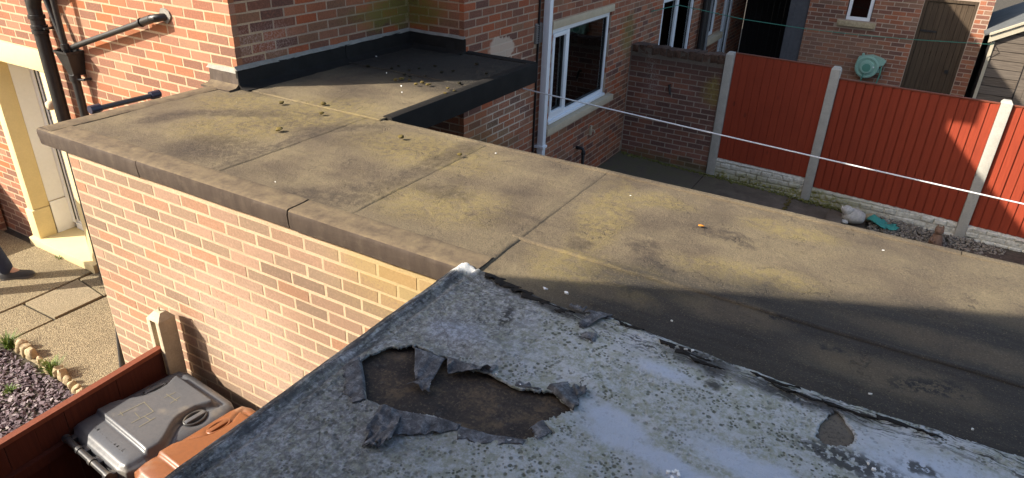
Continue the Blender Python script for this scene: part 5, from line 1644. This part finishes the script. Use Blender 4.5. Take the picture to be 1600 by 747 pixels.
dark_backing = thing('passage_backing', 'tall black boards added to fill the dark passage between the far houses', 'dark_backing', (-2.9, 16.7, 0))  # black boards added at the far end so the passage reads dark
for i in range(14):
    b = MB(); b.box(-3.55 + i * .118, -3.55 + i * .118 + .115, 16.68 + .004 * (i % 2), 16.70 + .004 * (i % 2), 0, 2.5); obj('board', b, M_BLACKWOOD, dark_backing)
gp = thing('grey_panel', 'narrow grey painted boarded panel at the left corner of the outbuilding', 'panel', (-2.1, 14.5, 0))
for i in range(3):
    b = MB(); b.box(-2.275 + i * .113, -2.275 + i * .113 + .111, 14.44 + .003 * (i % 2), 14.47, 0, 2.55); obj('board', b, M_GREYDOOR, gp)

# outbuilding
ob = thing('brick_outbuilding', 'weathered red brick outbuilding with a brown boarded door and small window', 'outbuilding', (-.5, 14.4, 0))
OO = [(-1.28, -.85, 1.74, 2.50), (-.09, .71, -.05, 2.24)]
mb = MB(); slab_wall(mb, 'x', 14.40, 14.62, -1.93, .93, -.05, 2.75, OO)
o1 = obj('wall', mb, M_MO_OUT, ob)
W = [Wall(o1, (0, 14.40), 0, -1.93, .93, .3, 2.72, .02, [(-1.40, -.74, 1.625, 1.735), (-1.28, -.85, 1.70, 2.50), (-.10, .72, -.05, 2.24)], M_BR_OUT, lambda px, py, x, y, z: py > 84 + (px - 1150) * .171 + 8, .03)]
lay(W)
mb = MB(); mb.box(-1.93, -1.71, 14.621, 16.6, -.05, 2.74); mb.box(.71, .93, 14.621, 16.6, -.05, 2.74); mb.box(-1.93, .93, 16.601, 16.8, -.05, 2.74)
obj('wall', mb, M_MO_OUT, ob)
mb = MB(); mb.box(-3.5, 1.0, 14.35, 16.9, 2.76, 2.88); obj('roof', mb, M_SHEDROOF, ob)  # carried on over the passage to keep it dark
b = MB(); b.box(-1.265, -.865, 14.425, 14.48, 1.742, 1.80, .005); b.box(-1.265, -1.21, 14.425, 14.48, 1.802, 2.49, .005); b.box(-.92, -.865, 14.425, 14.48, 1.802, 2.49, .005)
wf = obj('window', b, M_UPVC, ob)
b = MB(); b.box(-1.205, -.925, 14.445, 14.45, 1.805, 2.49); obj('pane', b, M_GLASS, wf)
b = MB(); b.box(-1.39, -.75, 14.335, 14.47, 1.635, 1.728, .008); obj('window_sill', b, M_ROCK, ob, smooth=30)
b = MB(); b.box(-1.7, .70, 15.2, 15.25, 0, 2.7); b.box(-1.7, .70, 14.63, 15.2, 1.2, 1.25); obj('room', b, M_DARKROOM, ob)
b = MB(); b.box(-.085, -.04, 14.40, 14.47, -.05, 2.235); b.box(.662, .708, 14.40, 14.47, -.05, 2.235); b.box(-.039, .661, 14.402, 14.47, 2.19, 2.234)
df = obj('door', b, M_BDOOR, ob)
for i in range(8):
    x = -.036 + i * .0872
    b = MB(); b.box(x + .002, x + .085, 14.425 + .002 * (i % 2), 14.455, -.02, 2.185, .003); obj('board', b, M_BDOOR, df)
b = MB(); b.box(.52, .58, 14.405, 14.424, 1.02, 1.08, .004); obj('latch', b, M_BLACK, df)
b = MB(); b.box(-.03, .22, 14.412, 14.424, 1.68, 1.71); b.box(-.03, .22, 14.412, 14.424, .5, .53); obj('hinge', b, M_BLACK, df)

# hose reel
hr = thing('hose_reel', 'pale green hose reel hung on the outbuilding wall beside the brown door', 'hose reel', (-.69, 14.38, .95))
C0 = (-.705, 14.25, .99)
b = MB(); b.lathe([(.03, .09), (.185, .08), (.2, .06), (.2, -.05), (.19, -.07), (.165, -.075), (.15, -.06), (.12, -.06), (.115, -.085), (.03, -.09)], C0, 'y', 32); obj('drum', b, M_REEL, hr, smooth=40)
b = MB(); b.lathe([(.02, -.088), (.075, -.09), (.08, -.10), (.07, -.115), (.02, -.118)], C0, 'y', 24); obj('hub_cap', b, M_REELD, hr, smooth=40)
b = MB(); b.lathe([(.082, -.086), (.10, -.088), (.105, -.10), (.10, -.112), (.082, -.112)], C0, 'y', 24); obj('hub_ring', b, M_REEL, hr, smooth=40)
b = MB(); b.prism([(-.90, 1.04), (-.88, 1.14), (-.80, 1.17), (-.66, 1.20), (-.50, 1.16), (-.42, 1.12), (-.44, 1.06), (-.54, 1.02), (-.60, 1.12), (-.70, 1.15), (-.82, 1.12)], 'y', 14.19, 14.36); obj('hood', b, M_REEL, hr, smooth=30)
b = MB(); b.box(-.90, -.84, 14.22, 14.395, .92, 1.02, .01); b.box(-.55, -.46, 14.24, 14.395, .90, .96, .008); b.box(-.84, -.80, 14.30, 14.395, 1.14, 1.20, .006); b.box(-.78, -.62, 14.34, 14.397, .82, 1.16); obj('bracket', b, M_REEL, hr, smooth=30)
b = MB(); b.tube([(-.50, 14.24, 1.08), (-.47, 14.22, 1.04), (-.46, 14.22, .90), (-.50, 14.25, .6), (-.55, 14.3, .2), (-.6, 14.3, .02)], .013, 8)
b.tube([(-.725, 14.16, .90), (-.74, 14.15, .80), (-.76, 14.2, .5), (-.76, 14.3, .03)], .011, 8); obj('hose', b, M_REELD, hr, smooth=50)
b = MB(); b.box(-.61, -.58, 14.15, 14.165, 1.0, 1.02); obj('label', b, M_WHITEFLK, hr)

# timber shed
mbk = MB(); mbk.box(1.06, 3.18, 13.926, 13.94, 0, 1.9)
sh = thing('timber_shed', 'weathered grey timber shed with pale gable trim right of the outbuilding', 'shed', (2, 13.9, 0))
XL, XR, XM = 1.035, 3.2, 2.12
def rz_(x): return 1.74 + (x - .98) * .55 if x < XM else 1.74 + (2 * XM - .98 - x) * .55
for i in range(17):
    z0 = .02 + i * .142; z1 = z0 + .132
    xa, xb = XL, XR
    pts = []
    if z0 > rz_(XM) - .05: break
    def xl(z): return XL if z <= rz_(XL) - .04 else (z + .04 - 1.74) / .55 + .98
    def xr(z): return 2 * XM - xl(z)
    pts = [(xl(z0), z0), (min(xr(z0), XR), z0), (min(xr(z1), XR), z1), (xl(z1), z1)]
    if i % 2 == 0 or True:
        b = MB(); b.prism(pts, 'y', 13.90 + .006 * (i % 2), 13.925); obj('board', b, M_SHED, sh)
b = MB(); b.box(XL - .012, XL + .035, 13.878, 13.935, 0, 1.72); obj('corner_post', b, M_TRIM, sh)
obj('backing', mbk, M_BLACKWOOD, sh)
for x in (1.03, 3.19):
    b = MB(); b.box(x, x + .02, 13.936, 16.2, 0, 1.74); obj('side_wall', b, M_BLACKWOOD, sh)
b = MB(); b.box(1.56, 1.575, 13.888, 13.905, .05, 1.62); b.box(2.5, 2.515, 13.888, 13.905, .05, 1.62); b.box(1.575, 2.5, 13.886, 13.903, 1.60, 1.62); obj('door_trim', b, M_BLACKWOOD, sh)
for k in range(9):
    b = MB(); b.box(1.578 + k * .1025, 1.578 + k * .1025 + .099, 13.880 + .002 * (k % 2), 13.897, .06, 1.598); obj('door_board', b, M_SHED, sh)
b = MB(); b.prism([(.97, 1.70), (.97, 1.80), (XM, 1.80 + (XM - .97) * .55), (3.27, 1.80), (3.27, 1.70), (XM, 1.70 + (XM - .97) * .55)], 'y', 13.83, 13.86); obj('barge_board', b, M_TRIM, sh)
b = MB(); b.prism([(.96, 1.815), (.96, 1.845), (XM, 1.855 + (XM - .97) * .55), (3.28, 1.845), (3.28, 1.815), (XM, 1.815 + (XM - .97) * .55)], 'y', 13.80, 13.9); obj('barge_capping', b, M_TRIM, sh)
b = MB(); b.prism([(.90, 1.79), (.90, 1.81), (XM, 1.84 + (XM - .97) * .55), (3.34, 1.81), (3.34, 1.79), (XM, 1.80 + (XM - .97) * .55)], 'y', 13.901, 16.3); obj('roof', b, M_SHEDROOF, sh)

# washing lines
def sag(a, c, s, n=14):
    a, c = Vector(a), Vector(c); out = []
    for i in range(n + 1):
        t = i / n; p = a.lerp(c, t); p.z -= s * 4 * t * (1 - t); out.append(p)
    return out
b = MB(); b.tube(sag((-3.55, 6.44, 1.77), (4.0, 8.12, .95), .02, 20), .0075, 8)
tag(obj('washing_line', b, M_ROPE, smooth=True), 'thick white washing line running from the house wall across the red fence', 'washing line', 'washing lines')
b = MB(); b.tube([Vector(p) for p in GREEN], .006, 6)
tag(obj('washing_line', b, M_GLINE, smooth=True), 'thin green washing line strung in front of the outbuilding', 'washing line', 'washing lines')
b = MB(); b.tube([(.93, 14.36, 1.74), (1.5, 13.75, 2.10), (2.6, 13.2, 2.75)], .009, 6)
tag(obj('washing_line', b, M_ROPE, smooth=True), 'short white line leaving the outbuilding corner past the shed gable', 'washing line', 'washing lines')
b = MB(); b.box(3.96, 4.04, 8.09, 8.17, -.1, 1.1, .006)
tag(obj('line_post', b, M_SHED), 'timber post holding the white washing line', 'post')

# ================================================================== ladder top, debris
ld = thing('ladder', 'ladder with dark blue end caps leaning against the far edge of the felt roof', 'ladder', (-5.1, 2.65, 0))
for y in (2.44, 2.87):
    b = MB(); b.tube([(-5.06, y, 0), (-4.50, y, 2.32)], .026, 10); obj('stile', b, M_ALU, ld, smooth=40)
    b = MB(); b.tube([(-4.515, y - .035, 2.325), (-4.515, y + .035, 2.325)], .028, 12); obj('end_cap', b, M_CAPBLUE, ld, smooth=40)
for i in range(8):
    t = (i + .6) / 8; b = MB(); b.tube([(-5.06 + .56 * t, 2.44, 2.32 * t), (-5.06 + .56 * t, 2.87, 2.32 * t)], .015, 8); obj('rung', b, M_ALU, ld, smooth=40)
b = MB(); b.tube([(-4.515, 2.47, 2.322), (-4.515, 2.84, 2.322)], .018, 12); obj('top_rung', b, M_ALU, ld, smooth=40)

DEB = [(-3.645, 3.212), (-3.402, 3.356), (-3.254, 3.191), (-3.227, 2.804), (-2.543, 3.121), (-2.085, 3.07), (-3.876, 4.366), (-3.669, 4.417), (-3.679, 4.521), (-3.515, 4.455), (-3.388, 4.292), (-3.493, 4.555), (-3.442, 4.708), (-3.273, 4.563), (-3.224, 4.656), (-3.301, 4.385), (-3.402, 4.205), (-3.208, 4.138), (-3.203, 4.212), (-3.128, 4.176), (-2.952, 4.195), (-2.967, 4.37), (-2.87, 4.159), (-2.885, 4.063), (-3.327, 4.214), (-3.413, 4.148), (-3.205, 4.984), (-3.519, 5.204), (-2.963, 4.752), (-3.457, 4.315), (-3.123, 4.202)]
for i, (x, y) in enumerate(DEB):
    s = random.uniform(.008, .015) * (1.3 if i < 6 else 1.15)
    o = bpy.data.objects.new('moss_clump', rock_mesh('moss_clump', s * 1.2, s, s * .6, M_MOSS if y < 4.25 else M_MOSSD, 200 + i, 2, .7))
    o.location = (x, y, ZR + .026 + (.006 if y > 3.4 else 0)); o.rotation_euler = (0, 0, random.uniform(0, 6)); COL.objects.link(o)
    tag(o, ['dry moss clump, leftmost of the trio nearest the flashing corner on the sunlit felt', 'dry moss clump, furthest back of the trio on the sunlit felt before the canopy', 'dry moss clump, front right of the trio on the sunlit felt before the canopy', 'lone dry moss clump in the middle of the left-hand felt sheet', 'dry moss clump near the inner corner where canopy meets the long roof', 'dry moss clump on the seam at the back edge of the long roof'][i] if i < 6 else 'small clump of dry moss lying on the felt canopy in the house corner', 'moss clump', 'moss clumps on the felt roof' if i < 6 else 'moss clumps on the canopy')
o = bpy.data.objects.new('dry_leaf', rock_mesh('dry_leaf', .013, .009, .004, M_ORANGE, 240, 2, .6)); o.location = (-.655, 2.954, ZR + .016); COL.objects.link(o)
tag(o, 'orange dry leaf lying alone in the middle of the felt roof', 'leaf')
def flake(x, y, z, r, label, group, seed):
    rr = random.Random(seed); b = MB(); n = 9; st = rr.uniform(.75, 1) if 'petals' in group else rr.uniform(.25, .8); a0 = rr.uniform(-.6, .6)
    pts = []
    for k in range(n):
        a = k / n * 6.283; q = r * rr.uniform(.45, 1.3); u, w = q * math.cos(a), q * math.sin(a) * st
        pts.append((x + u * math.cos(a0) - w * math.sin(a0), y + u * math.sin(a0) + w * math.cos(a0)))
    b.prism(pts, 'z', z - .006, z + .0015)
    tag(obj('white_fleck', b, M_WHITEFLK), label, 'fleck', group)
for i, (x, y) in enumerate([(-4.083, 4.715), (-3.633, 4.309), (-4.138, 4.361), (-3.295, 4.071), (-2.9, 3.863), (-3.18, 3.932), (-3.929, 3.076), (-2.651, 2.235), (-1.954, 3.253), (-1.008, 2.074), (-0.925, 2.09), (-1.072, 3.127), (-0.743, 2.4), (0.098, 3.199), (0.15, 2.071), (0.429, 2.061), (-0.517, 2.13)]):
    zz = float(zfelt(np.array([x]), np.array([y]))[0]) + (.020 if y > 3.4 else .008 if x < -1.3 else .003)
    flake(x, y, zz, (.011 if i in (0, 9, 10) else random.uniform(.003, .007)), ('one of the two larger white flecks beside the corner of the silver-grey roof' if i in (9, 10) else 'small white fleck of bird lime on the brown felt roof') if y < 3.4 else 'small white fleck of bird lime on the shaded felt canopy', 'white flecks on the felt roof' if y < 3.4 else 'white flecks on the canopy', i)
for i, (x, y) in enumerate([(-0.281, 1.391), (-0.27, 1.395), (-0.256, 1.396), (-0.268, 1.378), (-0.264, 1.404), (-0.79, 1.488), (-0.874, 1.49), (-0.411, 1.945), (-0.39, 1.95), (0.174, 1.715), (0.189, 1.70), (-0.755, 1.975)]):
    zz = float(zgrey(np.array([[x]]), np.array([[y]]))[0, 0]) + .005
    flake(x, y, zz, .0058 if i < 5 else random.uniform(.003, .007), 'one of the five white petals of paint clustered at the bottom picture edge' if i < 5 else 'white fleck lying on the torn silver-grey roof', 'white petals on the grey roof' if i < 5 else 'white flecks on the grey roof', 60 + i)

# ================================================================== person at the left edge
pr = thing('person', 'person in dark jeans and dark grey shoes standing on the paving at the left edge', 'person', (-7.5, 2.72, 0))
def skin(name, pts, edges, rad, m, parent, root=0, sub=2):
    me = bpy.data.meshes.new(name); me.from_pydata(pts, edges, []); me.materials.append(m)
    o = link(bpy.data.objects.new(name, me), parent); o.matrix_parent_inverse = Matrix.Identity(4)
    sk = o.modifiers.new('skin', 'SKIN'); sk.use_smooth_shade = True
    for i, r_ in enumerate(rad): me.skin_vertices[0].data[i].radius = (r_, r_) if not isinstance(r_, tuple) else r_
    me.skin_vertices[0].data[root].use_root = True
    su = o.modifiers.new('subdiv', 'SUBSURF'); su.levels = sub; su.render_levels = sub
    return o
# the person faces +X; local x forward
P = [(0, 0, .93), (0, 0, 1.12), (.01, 0, 1.36), (.01, 0, 1.47), (.03, 0, 1.56), (.045, 0, 1.66), (.03, 0, 1.74),
     (0, -.10, .90), (-.03, -.12, .50), (-.20, -.13, .10), (-.10, -.135, .04), (0, .10, .90), (.17, .12, .50), (.29, .12, .10), (.38, .125, .04),
     (0, -.17, 1.41), (-.02, -.24, 1.13), (.06, -.25, .90), (.09, -.25, .83), (0, .17, 1.41), (-.02, .24, 1.13), (.06, .25, .90), (.09, .25, .83)]
E = [(0, 1), (1, 2), (2, 3), (3, 4), (4, 5), (5, 6), (0, 7), (7, 8), (8, 9), (9, 10), (0, 11), (11, 12), (12, 13), (13, 14), (2, 15), (15, 16), (16, 17), (17, 18), (2, 19), (19, 20), (20, 21), (21, 22)]
RD = [(.15, .11), (.14, .10), (.16, .11), .06, .075, .09, .06, .09, .06, .042, .035, .09, .06, .042, .035, .06, .042, .03, .025, .06, .042, .03, .025]
for s, w in ((-1, 18), (1, 22)):
    wx, wy, wz = P[w]
    for k, (fx, fz, ln) in enumerate(((.03, -.075, .075), (.012, -.085, .085), (-.006, -.08, .08), (-.022, -.07, .065))):
        i = len(P); P += [(wx + fx * .7, wy, wz - .05), (wx + fx, wy - s * .01, wz - .05 - ln * .5), (wx + fx + .008, wy - s * .025, wz - .05 - ln * .9)]
        RD += [.010, .009, .008]; E += [(w, i), (i, i + 1), (i + 1, i + 2)]
    i = len(P); P += [(wx + .035, wy - s * .01, wz - .02), (wx + .05, wy - s * .02, wz - .06)]; RD += [.011, .009]; E += [(w, i), (i, i + 1)]
skin('body', P, E, RD, M_SKIN, pr)
skin('trousers', [(0, 0, .98), (0, 0, .90), (0, -.105, .86), (-.03, -.12, .50), (-.205, -.13, .045), (0, .105, .86), (.17, .12, .50), (.288, .12, .045)], [(0, 1), (1, 2), (2, 3), (3, 4), (1, 5), (5, 6), (6, 7)], [(.165, .13), (.165, .13), .105, .082, .075, .105, .082, .075], M_JEANS, pr)
skin('jacket', [(0, 0, .90), (0, 0, 1.12), (.01, 0, 1.36), (.01, 0, 1.46), (0, -.18, 1.42), (-.02, -.245, 1.13), (.055, -.25, .92), (0, .18, 1.42), (-.02, .245, 1.13), (.055, .25, .92)], [(0, 1), (1, 2), (2, 3), (2, 4), (4, 5), (5, 6), (2, 7), (7, 8), (8, 9)], [(.18, .14), (.165, .13), (.185, .135), .085, .078, .06, .05, .078, .06, .05], M_JACKET, pr)
skin('hair', [(.0, 0, 1.70), (.01, 0, 1.765), (.05, 0, 1.775), (-.05, 0, 1.66)], [(0, 1), (1, 2), (0, 3)], [.088, .075, .05, .05], M_HAIR, pr)
b = MB(); b.lathe([(.004, .0), (.016, .02), (.012, .045), (.004, .05)], (.135, 0, 1.615), 'z', 10); lobj('nose', b, M_SKIN, pr, 60)
for s in (-1, 1):
    b = MB(); b.lathe([(.003, -.008), (.010, 0), (.003, .008)], (.118, s * .034, 1.675), 'x', 10); lobj('eye', b, M_BLACK, pr, 60)
    b = MB(); b.lathe([(.008, -.006), (.028, 0), (.008, .008)], (.04, s * .095, 1.655), 'y', 12); lobj('ear', b, M_SKIN, pr, 60)
b = MB(); b.box(.115, .128, -.025, .025, 1.585, 1.595, .004); lobj('mouth', b, M_FIG, pr)
for (x, y, a) in ((-.20, -.13, .06), (.295, .12, .04)):
    n = 14; V = []; F = []
    prof = [(-.085, .036, .075), (-.05, .045, .10), (.0, .045, .105), (.06, .043, .085), (.11, .050, .066), (.16, .050, .058), (.195, .036, .046), (.212, .012, .028)]
    for (px, hw, h) in prof:
        for k in range(n):
            t = k / n * 2 * math.pi
            yy = hw * math.copysign(abs(math.cos(t)) ** .7, math.cos(t)); zz = .018 + (h - .018) * max(0, math.sin(t)) ** .6
            V.append((x + px * math.cos(a) - yy * math.sin(a), y + px * math.sin(a) + yy * math.cos(a), zz))
    for i in range(len(prof) - 1):
        for k in range(n): F.append((i * n + k, i * n + (k + 1) % n, (i + 1) * n + (k + 1) % n, (i + 1) * n + k))
    F += [tuple(range(n)), tuple((len(prof) - 1) * n + k for k in range(n))]
    b = MB(); b.add(V, F); so = lobj('shoe', b, M_SHOE, pr, 50)
    b = MB(); b.prism([(x + px * math.cos(a) - sy * hw * 1.06 * math.sin(a), y + px * math.sin(a) + sy * hw * 1.06 * math.cos(a)) for sy, rng in ((1, prof), (-1, prof[::-1])) for (px, hw, h) in rng], 'z', .003, .02)
    o = obj('sole', b, M_SOLE, so)
pr.rotation_euler = (0, 0, R(48)); pr.location = (-7.44, 2.43, 0)

# ================================================================== outside the picture: what casts the shade
hs = thing('brick_house', 'brick house with a gable facing the yard, standing south of the grey garage roof', 'house', (0, -3, 0))
xa, xb, ya = -4.10, 3.0, -.75
mb = MB(); mb.box(xa, xb, -8, ya, -.05, 4.94)
hw = obj('wall', mb, M_MO_RED, hs)
mb = MB(); xm = (xa + xb) / 2; za = 4.98 + (xm - xa) * .82
mb.prism([(xa + .02, 4.941), (xb - .02, 4.941), (xm, za - .06)], 'y', -8, ya)
obj('gable', mb, M_MO_RED, hs)
mb = MB(); mb.prism([(xa, 4.90), (xa, 4.98), (xm, za), (xb, 4.98), (xb, 4.90), (xm, za - .08)], 'y', -8.2, ya + .002)
obj('roof', mb, M_TILE, hs)
W = [Wall(hw, (xb, ya), R(180), 0.0, xb - xa, 0, 4.9, 0, [], M_BR_RED, lambda *a: True), Wall(hw, (xa, ya), R(-90), .0, 6.0, 0, 4.9, 0, [], M_BR_PIPE, lambda *a: True)]
lay(W, 0)
gw = thing('shade_wall', 'low brick wall added out of view to shade the ground left of the door', 'wall', (-8.7, 1, 0))  # unseen wall added to cast the shade beside the door
mb = MB(); mb.box(-8.75, -8.55, -2, 3.30, -.05, .60)
w_ = obj('wall', mb, M_MO_PIPE, gw)
lay([Wall(w_, (-8.55, 0), R(90), -2, 3.3, 0, .6, 0, [], M_BR_PIPE, lambda *a: True)], 0)
mb = MB(); mb.box(-8.77, -8.53, -2.02, 3.31, .602, .66, .008)
obj('coping', mb, M_SAND, gw)
